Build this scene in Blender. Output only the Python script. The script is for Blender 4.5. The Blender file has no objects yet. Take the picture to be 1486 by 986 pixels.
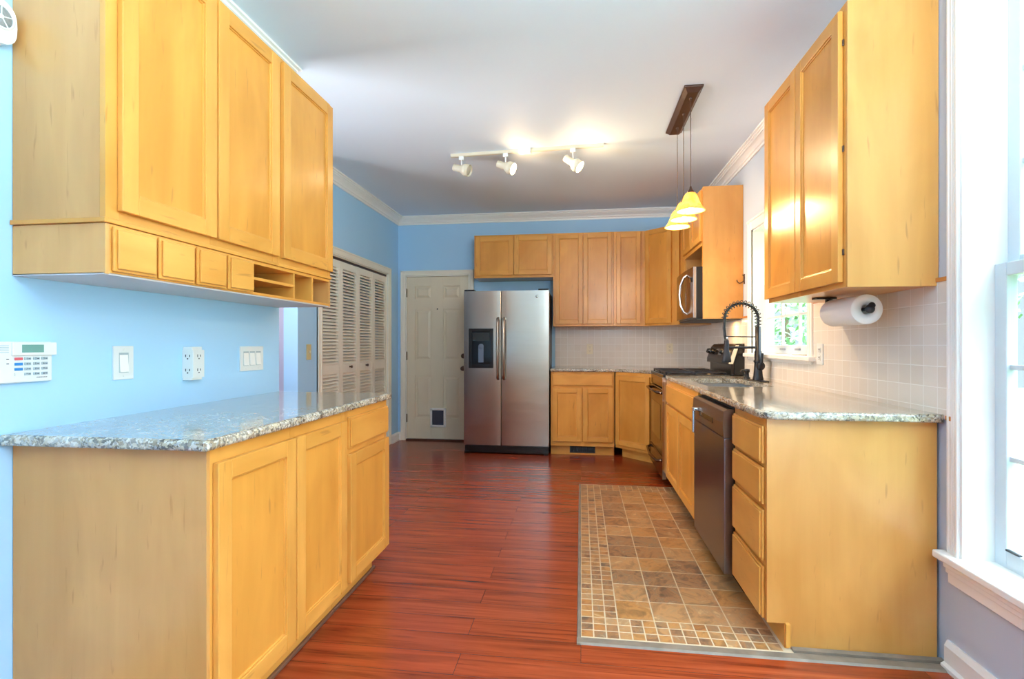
import bpy, bmesh, math, random
from math import pi, sin, cos, atan, sqrt
from mathutils import Vector, Matrix, noise
random.seed(7)
S = bpy.context.scene
COL = S.collection

# ---------------------------------------------------------------- camera
FPX = 745.0
YAW = atan(100.0 / FPX)
cd = bpy.data.cameras.new('camera')
cam = bpy.data.objects.new('camera', cd)
COL.objects.link(cam)
cam.location = (0, 0, 1.175)
cam.rotation_euler = (pi / 2, 0, YAW)
cd.sensor_fit = 'HORIZONTAL'
cd.sensor_width = 36.0
cd.lens = FPX / 1486 * 36.0
cd.shift_y = 6.5 / 1486
cd.clip_start = 0.02
cd.clip_end = 200
S.camera = cam

# ---------------------------------------------------------------- light and exposure
S.view_settings.view_transform = 'Standard'
S.view_settings.look = 'None'
S.view_settings.gamma = 1.0
S.view_settings.use_curve_mapping = False
S.view_settings.exposure = 0.82
S.cycles.use_denoising = True
S.cycles.max_bounces = 10
S.cycles.diffuse_bounces = 6
S.cycles.glossy_bounces = 5
S.cycles.transmission_bounces = 8
S.cycles.transparent_max_bounces = 12
S.cycles.sample_clamp_indirect = 4.0
S.cycles.caustics_reflective = False
S.cycles.caustics_refractive = False

W = bpy.data.worlds.new('sky')
S.world = W
W.use_nodes = True
wn = W.node_tree.nodes
wn['Background'].inputs[0].default_value = (0.74, 0.87, 1.0, 1)
# overcast sky: bright towards the zenith, softer at the horizon
_tc = wn.new('ShaderNodeTexCoord')
_sp = wn.new('ShaderNodeSeparateXYZ')
_mr = wn.new('ShaderNodeMapRange')
_mr.inputs['From Min'].default_value = 0.34
_mr.inputs['From Max'].default_value = 0.85
_mr.inputs['To Min'].default_value = 0.62
_mr.inputs['To Max'].default_value = 15.0
W.node_tree.links.new(_tc.outputs['Generated'], _sp.inputs[0])
W.node_tree.links.new(_sp.outputs[2], _mr.inputs['Value'])
W.node_tree.links.new(_mr.outputs[0], wn['Background'].inputs[1])


def area(name, loc, rot, sx, sy, power, color=(1, 1, 1), portal=False, spread=pi):
    l = bpy.data.lights.new(name, 'AREA')
    l.shape = 'RECTANGLE'
    l.size = sx
    l.size_y = sy
    l.energy = power
    l.color = color
    l.spread = spread
    if portal:
        l.cycles.is_portal = True
    o = bpy.data.objects.new(name, l)
    COL.objects.link(o)
    o.location = loc
    o.rotation_euler = rot
    return o


def point(name, loc, power, color, r=0.03):
    l = bpy.data.lights.new(name, 'POINT')
    l.energy = power
    l.color = color
    l.shadow_soft_size = r
    o = bpy.data.objects.new(name, l)
    COL.objects.link(o)
    o.location = loc
    return o


def spot(name, loc, target, power, color, ang=100, blend=0.8, r=0.03):
    l = bpy.data.lights.new(name, 'SPOT')
    l.energy = power
    l.color = color
    l.spot_size = math.radians(ang)
    l.spot_blend = blend
    l.shadow_soft_size = r
    o = bpy.data.objects.new(name, l)
    COL.objects.link(o)
    o.location = loc
    o.rotation_euler = (Vector(target) - Vector(loc)).to_track_quat('-Z', 'Y').to_euler()
    return o


sun = bpy.data.lights.new('sun', 'SUN')
sun.energy = 4.0
sun.angle = 0.02
sun.color = (1.0, 0.95, 0.86)
so = bpy.data.objects.new('sun', sun)
COL.objects.link(so)
so.rotation_euler = Vector((0.75, 0.25, -0.8)).to_track_quat('-Z', 'Y').to_euler()

# sky portals at the window openings, then added area lights as unseen fill
area('small_window_portal', (1.47, 3.71, 1.6), (0, pi / 2, 0), 1.0, 1.0, 1, portal=True)
area('big_window_portal', (1.50, 1.52, 1.45), (0, pi / 2, 0), 2.1, 0.95, 1, portal=True)
area('front_window_portal', (-0.3, -2.55, 1.5), (pi / 2, 0, 0), 1.2, 0.8, 1, portal=True)
area('twin_window_portal', (1.50, 0.465, 1.45), (0, pi / 2, 0), 2.1, 0.95, 1, portal=True)
area('twin_window_fill', (1.52, 0.465, 1.45), (0, pi / 2, 0), 2.0, 0.9, 58, (0.74, 0.89, 1.0))  # added area light in the unseen twin opening, brightens the left wall
area('front_window_fill', (-0.3, -2.45, 1.5), (pi / 2, 0, 0), 1.1, 1.1, 2.5, (0.82, 0.91, 1.0))  # added weak fill behind the viewer for faces turned to the camera
area('unseen_ceiling_fill', (0.6, -0.5, 2.0), (pi - 0.22, 0, 0), 0.6, 0.6, 150, (0.66, 0.86, 1.0))  # added floating area light, out of view, lifts the ceiling
area('hall_side_fill', (-3.6, 2.2, 1.3), (0, -pi / 2 - 0.2, 0.12), 1.2, 1.2, 27, (0.95, 0.95, 0.96), spread=1.7)  # added unseen fill through the passage for the far end and ceiling
area('hall_top_fill', (-2.6, 3.1, 2.6), (0, 0, 0), 0.5, 0.5, 12, (1.0, 0.93, 0.88))  # added overhead fill for the hall, no fixture there


# ---------------------------------------------------------------- materials
def srgb(r, g, b):
    f = lambda c: (c / 255 / 12.92) if c / 255 <= 0.04045 else ((c / 255 + 0.055) / 1.055) ** 2.4
    return (f(r), f(g), f(b), 1)


class NT:
    def __init__(s, name):
        s.m = bpy.data.materials.new(name)
        s.m.use_nodes = True
        s.t = s.m.node_tree
        s.b = s.t.nodes['Principled BSDF']

    def n(s, typ, **kw):
        nd = s.t.nodes.new('ShaderNode' + typ)
        for k, v in kw.items():
            if k.startswith('i_'):
                nd.inputs[k[2:].replace('_', ' ')].default_value = v
            else:
                setattr(nd, k, v)
        return nd

    def l(s, a, b):
        s.t.links.new(a, b)

    def mapping(s, scale=(1, 1, 1), src=None, rot=(0, 0, 0)):
        if src is None:
            src = s.n('TexCoord').outputs['Object']
        mp = s.n('Mapping')
        mp.inputs['Scale'].default_value = scale
        mp.inputs['Rotation'].default_value = rot
        s.l(src, mp.inputs['Vector'])
        return mp.outputs[0]

    def noise(s, vec, scale, detail=3, rough=0.5, dist=0.0):
        nd = s.n('TexNoise')
        nd.inputs['Scale'].default_value = scale
        nd.inputs['Detail'].default_value = detail
        nd.inputs['Roughness'].default_value = rough
        nd.inputs['Distortion'].default_value = dist
        s.l(vec, nd.inputs['Vector'])
        return nd.outputs['Fac']

    def ramp(s, fac, stops, interp='LINEAR'):
        r = s.n('ValToRGB')
        r.color_ramp.interpolation = interp
        e = r.color_ramp.elements
        while len(e) > 1:
            e.remove(e[-1])
        e[0].position, e[0].color = stops[0]
        for p, c in stops[1:]:
            x = e.new(p)
            x.color = c
        s.l(fac, r.inputs[0])
        return r.outputs[0]

    def mix(s, fac, a, b, mode='MIX'):
        m = s.n('Mix', data_type='RGBA', blend_type=mode)
        for sock, v in ((m.inputs[0], fac), (m.inputs[6], a), (m.inputs[7], b)):
            if hasattr(v, 'is_linked') or hasattr(v, 'links'):
                s.l(v, sock)
            else:
                sock.default_value = v
        return m.outputs[2]

    def math(s, op, a, b=0.5):
        m = s.n('Math', operation=op)
        for sock, v in ((m.inputs[0], a), (m.inputs[1], b)):
            if hasattr(v, 'links'):
                s.l(v, sock)
            else:
                sock.default_value = v
        return m.outputs[0]

    def bump(s, h, strength=0.2, dist=0.002):
        b = s.n('Bump')
        b.inputs['Strength'].default_value = strength
        b.inputs['Distance'].default_value = dist
        s.l(h, b.inputs['Height'])
        s.l(b.outputs[0], s.b.inputs['Normal'])

    def set(s, **kw):
        for k, v in kw.items():
            s.b.inputs[k.replace('_', ' ')].default_value = v
        return s


def plain(name, col, rough=0.5, metal=0.0, var=0.03, scale=6, **kw):
    k = NT(name)
    v = k.mapping((1, 1, 1))
    f = k.noise(v, scale, 3)
    d = tuple(c * (1 - var * 2) for c in col[:3]) + (1,)
    k.l(k.ramp(f, [(0.3, d), (0.7, col)]), k.b.inputs['Base Color'])
    k.set(Roughness=rough, Metallic=metal)
    for a, b in kw.items():
        k.b.inputs[a.replace('_', ' ')].default_value = b
    return k.m


def wood(name, axis, light, dark, fleck, rough=0.3, spec=0.3):
    k = NT(name)
    sc = {'x': (0.9, 11, 11), 'y': (11, 0.9, 11), 'z': (11, 11, 0.9)}[axis]
    oi = k.n('ObjectInfo')
    tc = k.n('TexCoord').outputs['Object']
    off = k.n('VectorMath', operation='ADD')
    cmb = k.n('CombineXYZ')
    r10 = k.math('MULTIPLY', oi.outputs['Random'], 13.0)
    for i in range(3):
        k.l(r10, cmb.inputs[i])
    k.l(tc, off.inputs[0])
    k.l(cmb.outputs[0], off.inputs[1])
    v = k.mapping(sc, off.outputs[0])
    f = k.noise(v, 1.3, 6, 0.55, 0.5)
    base = k.ramp(f, [(0.28, dark), (0.52, tuple((a + b) / 2 for a, b in zip(light, dark))), (0.72, light)])
    # broad soft figure across the grain
    v2 = k.mapping(tuple((2.0 if c > 5 else 1.0) for c in sc), off.outputs[0])
    f2 = k.noise(v2, 1.6, 3, 0.5, 0.8)
    base = k.mix(0.5, base, k.ramp(f2, [(0.38, tuple(c * 0.93 for c in dark[:3]) + (1,)), (0.62, tuple(min(1, c * 1.05) for c in light[:3]) + (1,))]))
    # fine mineral flecks
    v3 = k.mapping(tuple((55 if c > 5 else 7) for c in sc), off.outputs[0])
    f3 = k.noise(v3, 1.0, 2, 0.5, 0.3)
    fl = k.ramp(f3, [(0.24, (0.55, 0.55, 0.55, 1)), (0.33, (0, 0, 0, 1))])
    base = k.mix(fl, base, fleck)
    val = k.n('HueSaturation')
    k.l(base, val.inputs['Color'])
    vv = k.math('ADD', k.math('MULTIPLY', oi.outputs['Random'], 0.10), 0.95)
    k.l(vv, val.inputs['Value'])
    k.l(val.outputs[0], k.b.inputs['Base Color'])
    k.set(Roughness=rough, Coat_Weight=0.2, Coat_Roughness=0.2, Specular_IOR_Level=spec)
    k.bump(f, 0.04, 0.001)
    return k.m


ML, MD, MF = srgb(224, 162, 78), srgb(206, 140, 58), srgb(166, 108, 52)
MZ = wood('maple_upright_grain', 'z', ML, MD, MF)
MX = wood('maple_cross_grain', 'x', ML, MD, MF)
MY = wood('maple_lengthwise_grain', 'y', ML, MD, MF)
MP = wood('maple_panel', 'z', srgb(220, 154, 68), srgb(200, 132, 50), MF)
ME = wood('maple_end_panel', 'z', srgb(210, 156, 92), srgb(192, 136, 74), MF, 0.3)
ME2 = wood('golden_lit_end_panel', 'z', srgb(214, 154, 80), srgb(196, 132, 58), MF, 0.36, 0.6)  # right-side veneer tone, with its lighting also put into the colour
MI = wood('maple_inside', 'y', srgb(190, 132, 66), srgb(160, 104, 48), MF, 0.5)


def wallpaint(name, c):
    k = NT(name)
    v = k.mapping()
    f = k.noise(v, 90, 2)
    f2 = k.noise(v, 1.2, 2)
    d = tuple(x * 0.965 for x in c[:3]) + (1,)
    k.l(k.ramp(f2, [(0.3, d), (0.7, c)]), k.b.inputs['Base Color'])
    k.set(Roughness=0.62)
    k.bump(f, 0.06, 0.001)
    return k.m


PAINT = wallpaint('blue_wall_paint', srgb(172, 214, 246))
PAINT2 = wallpaint('lavender_lit_wall_paint', srgb(172, 168, 190))  # lavender cast of the hall light is put into the colour
PAINTR = wallpaint('pale_blue_wall_paint', srgb(192, 202, 216))
CEIL = wallpaint('ceiling_paint', srgb(224, 236, 248))
TRIM = plain('white_trim_paint', srgb(244, 241, 236), 0.35, var=0.01)
CREAM = plain('cream_door_paint', srgb(226, 214, 188), 0.42, var=0.015)
CREAM2 = plain('pale_casing_paint', srgb(240, 234, 218), 0.42, var=0.015)
SASHM = plain('grey_white_vinyl', srgb(206, 214, 219), 0.4, var=0.01)
WHITE = plain('white_plastic', srgb(226, 228, 226), 0.35, var=0.01)
IVORY = plain('ivory_plastic', srgb(232, 222, 196), 0.4, var=0.01)
GREYW = plain('grey_laminate_underside', srgb(205, 200, 200), 0.5, var=0.02)
BLACK = plain('black_enamel', srgb(22, 21, 22), 0.22, var=0.05)
MATTE = plain('matte_black_metal', srgb(38, 38, 42), 0.38, 0.35)
DARK = plain('dark_plastic', srgb(38, 38, 40), 0.45)
BRONZE = plain('oil_rubbed_bronze', srgb(88, 64, 54), 0.38, 0.6, var=0.1)
CHROME = plain('chrome', srgb(215, 215, 215), 0.15, 1.0)
SHOE = plain('dark_shoe_moulding', srgb(112, 76, 56), 0.5, var=0.1)
BROWN = plain('raw_brown_edge', srgb(196, 124, 54), 0.6, var=0.08)
PAPER = plain('paper_towel', srgb(245, 243, 240), 0.9, var=0.01)
GREYP = plain('grey_key_rubber', srgb(165, 180, 186), 0.6)
RED = plain('red_key_label', srgb(206, 88, 96), 0.5)
BLUE = plain('blue_key_label', srgb(38, 120, 180), 0.5)
LCD = plain('green_lcd', srgb(104, 148, 136), 0.2)
INK = plain('dark_ink', srgb(45, 48, 55), 0.6)


def steel(name, base, rough, axis='z', aniso=0.0):
    k = NT(name)
    sc = {'z': (60, 60, 1.5), 'x': (1.5, 60, 200), 'y': (60, 1.5, 200)}[axis]
    v = k.mapping(sc)
    f = k.noise(v, 2.0, 3)
    d = tuple(c * 0.93 for c in base[:3]) + (1,)
    k.l(k.ramp(f, [(0.3, d), (0.7, base)]), k.b.inputs['Base Color'])
    k.set(Roughness=rough, Metallic=1.0)
    v2 = k.mapping((1.6, 1.6, 4))
    k.bump(k.noise(v2, 1.5, 1), 0.12, 0.012)
    return k.m


STEEL = steel('brushed_stainless', srgb(196, 190, 180), 0.24, 'x')
STEELY = steel('brushed_stainless_dark', srgb(138, 134, 138), 0.3, 'y')
SINKST = steel('satin_sink_steel', srgb(205, 208, 212), 0.3, 'y')
TRIMST = steel('polished_steel_trim', srgb(225, 225, 225), 0.18, 'z')

# granite
k = NT('speckled_granite')
v = k.mapping()
vo = k.n('TexVoronoi', feature='F1')
vo.inputs['Scale'].default_value = 150
vd = k.n('VectorMath', operation='ADD')
nz = k.n('TexNoise'); nz.inputs['Scale'].default_value = 30; nz.inputs['Detail'].default_value = 4
k.l(v, nz.inputs['Vector'])
sc_ = k.n('VectorMath', operation='SCALE'); sc_.inputs['Scale'].default_value = 0.03
k.l(nz.outputs['Color'], sc_.inputs[0])
k.l(v, vd.inputs[0]); k.l(sc_.outputs[0], vd.inputs[1])
k.l(vd.outputs[0], vo.inputs['Vector'])
sp = k.n('SeparateColor'); k.l(vo.outputs['Color'], sp.inputs[0])
c1 = k.ramp(sp.outputs[0], [(0.0, srgb(36, 32, 30)), (0.15, srgb(84, 72, 62)), (0.28, srgb(146, 126, 98)),
                            (0.45, srgb(204, 190, 160)), (0.68, srgb(168, 166, 160)), (0.86, srgb(226, 220, 204))], 'CONSTANT')
f = k.noise(v, 9, 5, 0.6, 0.4)
c2 = k.ramp(f, [(0.38, srgb(110, 98, 82)), (0.5, srgb(190, 180, 160)), (0.66, srgb(214, 210, 200))])
c = k.mix(0.38, c1, c2)
k.l(c, k.b.inputs['Base Color'])
k.set(Roughness=0.12, Coat_Weight=0.5, Coat_Roughness=0.05, Specular_IOR_Level=0.6)
GRANITE = k.m

# cherry floor boards running along X
k = NT('cherry_floor_boards')
tc = k.n('TexCoord').outputs['Object']
br = k.n('TexBrick', offset=0.37, offset_frequency=2, squash=1.0)
br.inputs['Scale'].default_value = 1.0
br.inputs['Mortar Size'].default_value = 0.0009
br.inputs['Brick Width'].default_value = 1.22
br.inputs['Row Height'].default_value = 0.127
br.inputs['Bias'].default_value = 0.0
br.inputs['Color1'].default_value = (0, 0, 0, 1)
br.inputs['Color2'].default_value = (1, 1, 1, 1)
br.inputs['Mortar'].default_value = (0.5, 0.5, 0.5, 1)
k.l(tc, br.inputs['Vector'])
sx = k.n('SeparateColor'); k.l(br.outputs['Color'], sx.inputs[0])
cm = k.n('CombineXYZ'); k.l(k.math('MULTIPLY', sx.outputs[0], 9.0), cm.inputs[0]); k.l(k.math('MULTIPLY', sx.outputs[0], 5.0), cm.inputs[1])
ad = k.n('VectorMath', operation='ADD'); k.l(tc, ad.inputs[0]); k.l(cm.outputs[0], ad.inputs[1])
v = k.mapping((0.55, 8, 1), ad.outputs[0])
f = k.noise(v, 1.6, 6, 0.6, 1.5)
base = k.ramp(f, [(0.30, srgb(84, 30, 14)), (0.38, srgb(122, 46, 21)), (0.5, srgb(142, 56, 26)), (0.62, srgb(152, 64, 32)), (0.8, srgb(168, 80, 42))])
v2 = k.mapping((1.2, 46, 1), ad.outputs[0])
f2 = k.noise(v2, 1.0, 4, 0.6, 1.2)
base = k.mix(k.ramp(f2, [(0.30, (0.62, 0.62, 0.62, 1)), (0.46, (0, 0, 0, 1))]), base, srgb(66, 18, 10))
hv = k.n('HueSaturation'); k.l(base, hv.inputs['Color'])
k.l(k.math('ADD', k.math('MULTIPLY', sx.outputs[0], 0.14), 0.90), hv.inputs['Value'])
base = k.mix(br.outputs['Fac'], hv.outputs[0], srgb(48, 14, 8))
k.l(base, k.b.inputs['Base Color'])
k.set(Roughness=0.26, Coat_Weight=0.15, Coat_Roughness=0.14, Specular_IOR_Level=0.35)
k.bump(f2, 0.03, 0.001)
FLOOR = k.m

# slate-look floor tiles, one tone per tile
k = NT('slate_floor_tile')
g = k.n('NewGeometry')
tc = k.n('TexCoord').outputs['Object']
rp = g.outputs['Random Per Island']
cm = k.n('CombineXYZ'); k.l(k.math('MULTIPLY', rp, 31.0), cm.inputs[0]); k.l(k.math('MULTIPLY', rp, 17.0), cm.inputs[1])
ad = k.n('VectorMath', operation='ADD'); k.l(tc, ad.inputs[0]); k.l(cm.outputs[0], ad.inputs[1])
f = k.noise(ad.outputs[0], 9, 6, 0.62, 1.6)
base = k.ramp(f, [(0.30, srgb(58, 40, 28)), (0.42, srgb(124, 80, 44)), (0.52, srgb(172, 116, 62)), (0.60, srgb(138, 106, 76)), (0.72, srgb(214, 172, 122))])
tone = k.ramp(rp, [(0.0, srgb(150, 112, 82)), (0.2, srgb(196, 142, 84)), (0.42, srgb(120, 104, 88)), (0.6, srgb(200, 158, 112)), (0.8, srgb(108, 92, 80)), (0.92, srgb(184, 120, 64))], 'CONSTANT')
base = k.mix(0.36, base, tone)
k.l(base, k.b.inputs['Base Color'])
k.set(Roughness=0.34)
k.bump(f, 0.25, 0.003)
SLATE = k.m
GROUT = plain('sand_grout', srgb(206, 186, 156), 0.8, var=0.05, scale=30)
THRESH = plain('weathered_grey_edge_strip', srgb(132, 116, 100), 0.5, var=0.18, scale=14)


def tilewall(name, perm, size=0.078):
    k = NT(name)
    tc = k.n('TexCoord').outputs['Object']
    sp = k.n('SeparateXYZ'); k.l(tc, sp.inputs[0])
    cm = k.n('CombineXYZ')
    k.l(sp.outputs[perm], cm.inputs[0]); k.l(k.math('ADD', sp.outputs[2], 0.0), cm.inputs[1])
    br = k.n('TexBrick', offset=0.0, squash=1.0)
    br.inputs['Scale'].default_value = 1.0
    br.inputs['Mortar Size'].default_value = 0.0022
    br.inputs['Mortar Smooth'].default_value = 0.3
    br.inputs['Brick Width'].default_value = size
    br.inputs['Row Height'].default_value = size
    br.inputs['Color1'].default_value = srgb(230, 222, 212)
    br.inputs['Color2'].default_value = srgb(224, 215, 204)
    br.inputs['Mortar'].default_value = srgb(244, 240, 234)
    k.l(cm.outputs[0], br.inputs['Vector'])
    k.l(br.outputs['Color'], k.b.inputs['Base Color'])
    k.set(Roughness=0.22)
    k.bump(k.math('SUBTRACT', 1.0, br.outputs['Fac']), 0.35, 0.002)
    return k.m


TILER = tilewall('cream_wall_tile_side', 1)
TILEB = tilewall('cream_wall_tile_end', 0)

# thin window glass
k = NT('window_glass')
for n_ in list(k.t.nodes):
    if n_.type == 'BSDF_PRINCIPLED':
        k.t.nodes.remove(n_)
out = [n_ for n_ in k.t.nodes if n_.type == 'OUTPUT_MATERIAL'][0]
tr = k.n('BsdfTransparent'); tr.inputs[0].default_value = (0.93, 0.985, 0.98, 1)
gl = k.n('BsdfGlossy'); gl.inputs['Roughness'].default_value = 0.02
fr = k.n('LayerWeight'); fr.inputs['Blend'].default_value = 0.3
frm = k.math('ADD', k.math('MULTIPLY', k.math('POWER', fr.outputs['Facing'], 4.0), 0.5), 0.03)
mx = k.n('MixShader'); k.l(frm, mx.inputs[0]); k.l(tr.outputs[0], mx.inputs[1]); k.l(gl.outputs[0], mx.inputs[2])
k.l(mx.outputs[0], out.inputs[0])
GLASS = k.m

# amber pendant glass
k = NT('amber_pendant_glass')
for n_ in list(k.t.nodes):
    if n_.type == 'BSDF_PRINCIPLED':
        k.t.nodes.remove(n_)
out = [n_ for n_ in k.t.nodes if n_.type == 'OUTPUT_MATERIAL'][0]
tl = k.n('BsdfTranslucent')
v = k.mapping()
f = k.noise(v, 22, 4, 0.6, 1.0)
cc = k.ramp(f, [(0.3, srgb(248, 206, 112)), (0.7, srgb(255, 234, 168))])
k.l(cc, tl.inputs[0])
df = k.n('BsdfDiffuse'); k.l(cc, df.inputs[0])
m1 = k.n('MixShader'); m1.inputs[0].default_value = 0.45; k.l(tl.outputs[0], m1.inputs[1]); k.l(df.outputs[0], m1.inputs[2])
gl = k.n('BsdfGlossy'); gl.inputs['Roughness'].default_value = 0.15
m2 = k.n('MixShader'); m2.inputs[0].default_value = 0.05; k.l(m1.outputs[0], m2.inputs[1]); k.l(gl.outputs[0], m2.inputs[2])
k.l(m2.outputs[0], out.inputs[0])
AMBER = k.m


def emit(name, col, st):
    k = NT(name)
    k.set(Emission_Strength=st)
    k.b.inputs['Emission Color'].default_value = col
    k.b.inputs['Base Color'].default_value = (0.8, 0.8, 0.8, 1)
    return k.m


BULB = emit('lit_warm_bulb', (1.0, 0.86, 0.6, 1), 9)
BULBOFF = plain('unlit_bulb_face', srgb(190, 180, 165), 0.3)

k = NT('black_oven_glass')
k.set(Roughness=0.08, Specular_IOR_Level=0.9, Coat_Weight=0.6)
k.b.inputs['Base Color'].default_value = srgb(30, 24, 22)
OVENG = k.m
k = NT('stainless_brown_reflection')  # brown base colour stands in for reflected wood
v = k.mapping((40, 1.5, 40))
f = k.noise(v, 1.5, 3)
k.l(k.ramp(f, [(0.3, srgb(120, 98, 84)), (0.7, srgb(140, 118, 102))]), k.b.inputs['Base Color'])
k.set(Roughness=0.2, Metallic=1.0)
MIRST = k.m

k = NT('leafy_green')
f = k.noise(k.mapping(), 3, 4)
k.l(k.ramp(f, [(0.3, srgb(84, 122, 78)), (0.7, srgb(132, 170, 118))]), k.b.inputs['Base Color'])
k.set(Roughness=0.6, Subsurface_Weight=0.0)
LEAF = k.m
BARK = plain('tree_bark', srgb(110, 92, 74), 0.9, var=0.15)
GRASS = plain('lawn', srgb(104, 132, 88), 0.9, var=0.05, scale=3)


# ---------------------------------------------------------------- geometry helpers
WM = {}


def mworld(o):
    return WM.get(o.name, Matrix.Identity(4))


def thing(name, label, cat, loc=(0, 0, 0), group=None):
    o = bpy.data.objects.new(name, None)
    COL.objects.link(o)
    o.empty_display_size = 0.1
    o.location = loc
    WM[o.name] = Matrix.Translation(Vector(loc))
    o['label'] = label
    o['category'] = cat
    if group:
        o['group'] = group
    return o


def struct_empty(name, loc=(0, 0, 0)):
    o = bpy.data.objects.new(name, None)
    COL.objects.link(o)
    o.location = loc
    WM[o.name] = Matrix.Translation(Vector(loc))
    o['kind'] = 'structure'
    return o


def tag(o, label, cat, group=None, kind=None):
    o['label'] = label
    o['category'] = cat
    if group:
        o['group'] = group
    if kind:
        o['kind'] = kind
    return o


class B:
    """Collects world-space geometry; build() links it as one mesh object."""

    def __init__(s, M=None):
        s.v = []
        s.f = []
        s.M = M

    def add(s, verts, faces, m=0, sm=False):
        o = len(s.v)
        for p in verts:
            p = Vector(p)
            s.v.append(s.M @ p if s.M is not None else p)
        for f in faces:
            s.f.append((tuple(i + o for i in f), m, sm))
        return s

    def box(s, x0, x1, y0, y1, z0, z1, m=0):
        vs = [(x, y, z) for z in (z0, z1) for y in (y0, y1) for x in (x0, x1)]
        return s.add(vs, [(0, 2, 3, 1), (4, 5, 7, 6), (0, 1, 5, 4), (2, 6, 7, 3), (0, 4, 6, 2), (1, 3, 7, 5)], m)

    def prism(s, poly, a0, a1, axis='z', m=0, sm=False):
        n = len(poly)

        def P(p, a):
            return {'z': (p[0], p[1], a), 'y': (p[0], a, p[1]), 'x': (a, p[0], p[1])}[axis]
        vs = [P(p, a0) for p in poly] + [P(p, a1) for p in poly]
        s.add(vs, [tuple(range(n))[::-1], tuple(range(n, 2 * n))], m)
        return s.add(vs, [(i, (i + 1) % n, n + (i + 1) % n, n + i) for i in range(n)], m, sm)

    def tube(s, pts, r, n=10, m=0, caps=True):
        pts = [Vector(p) for p in pts]
        rr = r if isinstance(r, (list, tuple)) else [r] * len(pts)
        t0 = (pts[1] - pts[0]).normalized()
        up = Vector((0, 0, 1)) if abs(t0.z) < 0.9 else Vector((1, 0, 0))
        a = t0.cross(up).normalized()
        vs = []
        for i, p in enumerate(pts):
            t = (pts[min(i + 1, len(pts) - 1)] - pts[max(i - 1, 0)]).normalized()
            a = (a - t * a.dot(t)).normalized()
            b = t.cross(a)
            for j in range(n):
                q = 2 * pi * j / n
                vs.append(p + (a * cos(q) + b * sin(q)) * rr[i])
        fs = []
        for i in range(len(pts) - 1):
            for j in range(n):
                fs.append((i * n + j, i * n + (j + 1) % n, (i + 1) * n + (j + 1) % n, (i + 1) * n + j))
        s.add(vs, fs, m, True)
        if caps:
            k = (len(pts) - 1) * n
            s.add(vs[:n] + vs[k:], [tuple(range(n))[::-1], tuple(range(n, 2 * n))], m)
        return s

    def lathe(s, c, prof, n=24, m=0, axis=(0, 0, 1), closed=False):
        ax = Vector(axis).normalized()
        u = ax.orthogonal().normalized()
        w = ax.cross(u)
        c = Vector(c)
        vs = []
        for r, h in prof:
            for j in range(n):
                q = 2 * pi * j / n
                vs.append(c + ax * h + (u * cos(q) + w * sin(q)) * max(r, 1e-5))
        fs = []
        L = len(prof)
        for i in range(L if closed else L - 1):
            i2 = (i + 1) % L
            for j in range(n):
                fs.append((i * n + j, i * n + (j + 1) % n, i2 * n + (j + 1) % n, i2 * n + j))
        return s.add(vs, fs, m, True)

    def text(s, body, size, M, m=0, depth=0.0006):
        cu = bpy.data.curves.new('lettering', 'FONT')
        cu.body = body
        cu.size = size
        cu.align_x = 'CENTER'
        cu.align_y = 'CENTER'
        cu.extrude = depth
        cu.resolution_u = 2
        ob = bpy.data.objects.new('lettering', cu)
        COL.objects.link(ob)
        dg = bpy.context.evaluated_depsgraph_get()
        me = ob.evaluated_get(dg).to_mesh()
        vs = [M @ v.co for v in me.vertices]
        fs = [tuple(p.vertices) for p in me.polygons]
        s.add(vs, fs, m)
        bpy.data.objects.remove(ob)
        bpy.data.curves.remove(cu)
        return s

    def build(s, name, mats, parent=None, bevel=0.0, seg=2, merge=False):
        inv = mworld(parent).inverted() if parent else Matrix.Identity(4)
        bm = bmesh.new()
        vs = [bm.verts.new(inv @ p) for p in s.v]
        for f, m, sm in s.f:
            try:
                fc = bm.faces.new([vs[i] for i in f])
                fc.material_index = m
                fc.smooth = sm
            except ValueError:
                pass
        bmesh.ops.remove_doubles(bm, verts=bm.verts, dist=1e-5) if merge else None
        bmesh.ops.recalc_face_normals(bm, faces=bm.faces)
        me = bpy.data.meshes.new(name)
        bm.to_mesh(me)
        bm.free()
        for mm in (mats if isinstance(mats, (list, tuple)) else [mats]):
            me.materials.append(mm)
        o = bpy.data.objects.new(name, me)
        COL.objects.link(o)
        WM[o.name] = mworld(parent) if parent else Matrix.Identity(4)
        if parent:
            o.parent = parent
        if bevel:
            md = o.modifiers.new('edge', 'BEVEL')
            md.width = bevel
            md.segments = seg
            md.limit_method = 'ANGLE'
            md.angle_limit = math.radians(40)
            md.harden_normals = False
        return o


def struct(name, b, mats, parent=None, bevel=0.0):
    o = b.build(name, mats, parent, bevel)
    if parent is None:
        o['kind'] = 'structure'
    return o


def boxes(*bs):
    b = B()
    for x in bs:
        b.box(*x)
    return b


# frames: local (u along the front, d out of the front, z up)
def frame(ox, oy, u, d):
    return Matrix(((u[0], d[0], 0, ox), (u[1], d[1], 0, oy), (0, 0, 1, 0), (0, 0, 0, 1)))


FL = lambda x, y0: frame(x, y0, (0, 1), (1, 0))       # faces +X
FR = lambda x, y0: frame(x, y0, (0, 1), (-1, 0))      # faces -X
FB = lambda x0, y: frame(x0, y, (1, 0), (0, -1))      # faces -Y
q2 = sqrt(0.5)
FD = lambda x, y: frame(x, y, (q2, -q2), (-q2, -q2))  # diagonal corner front


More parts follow.
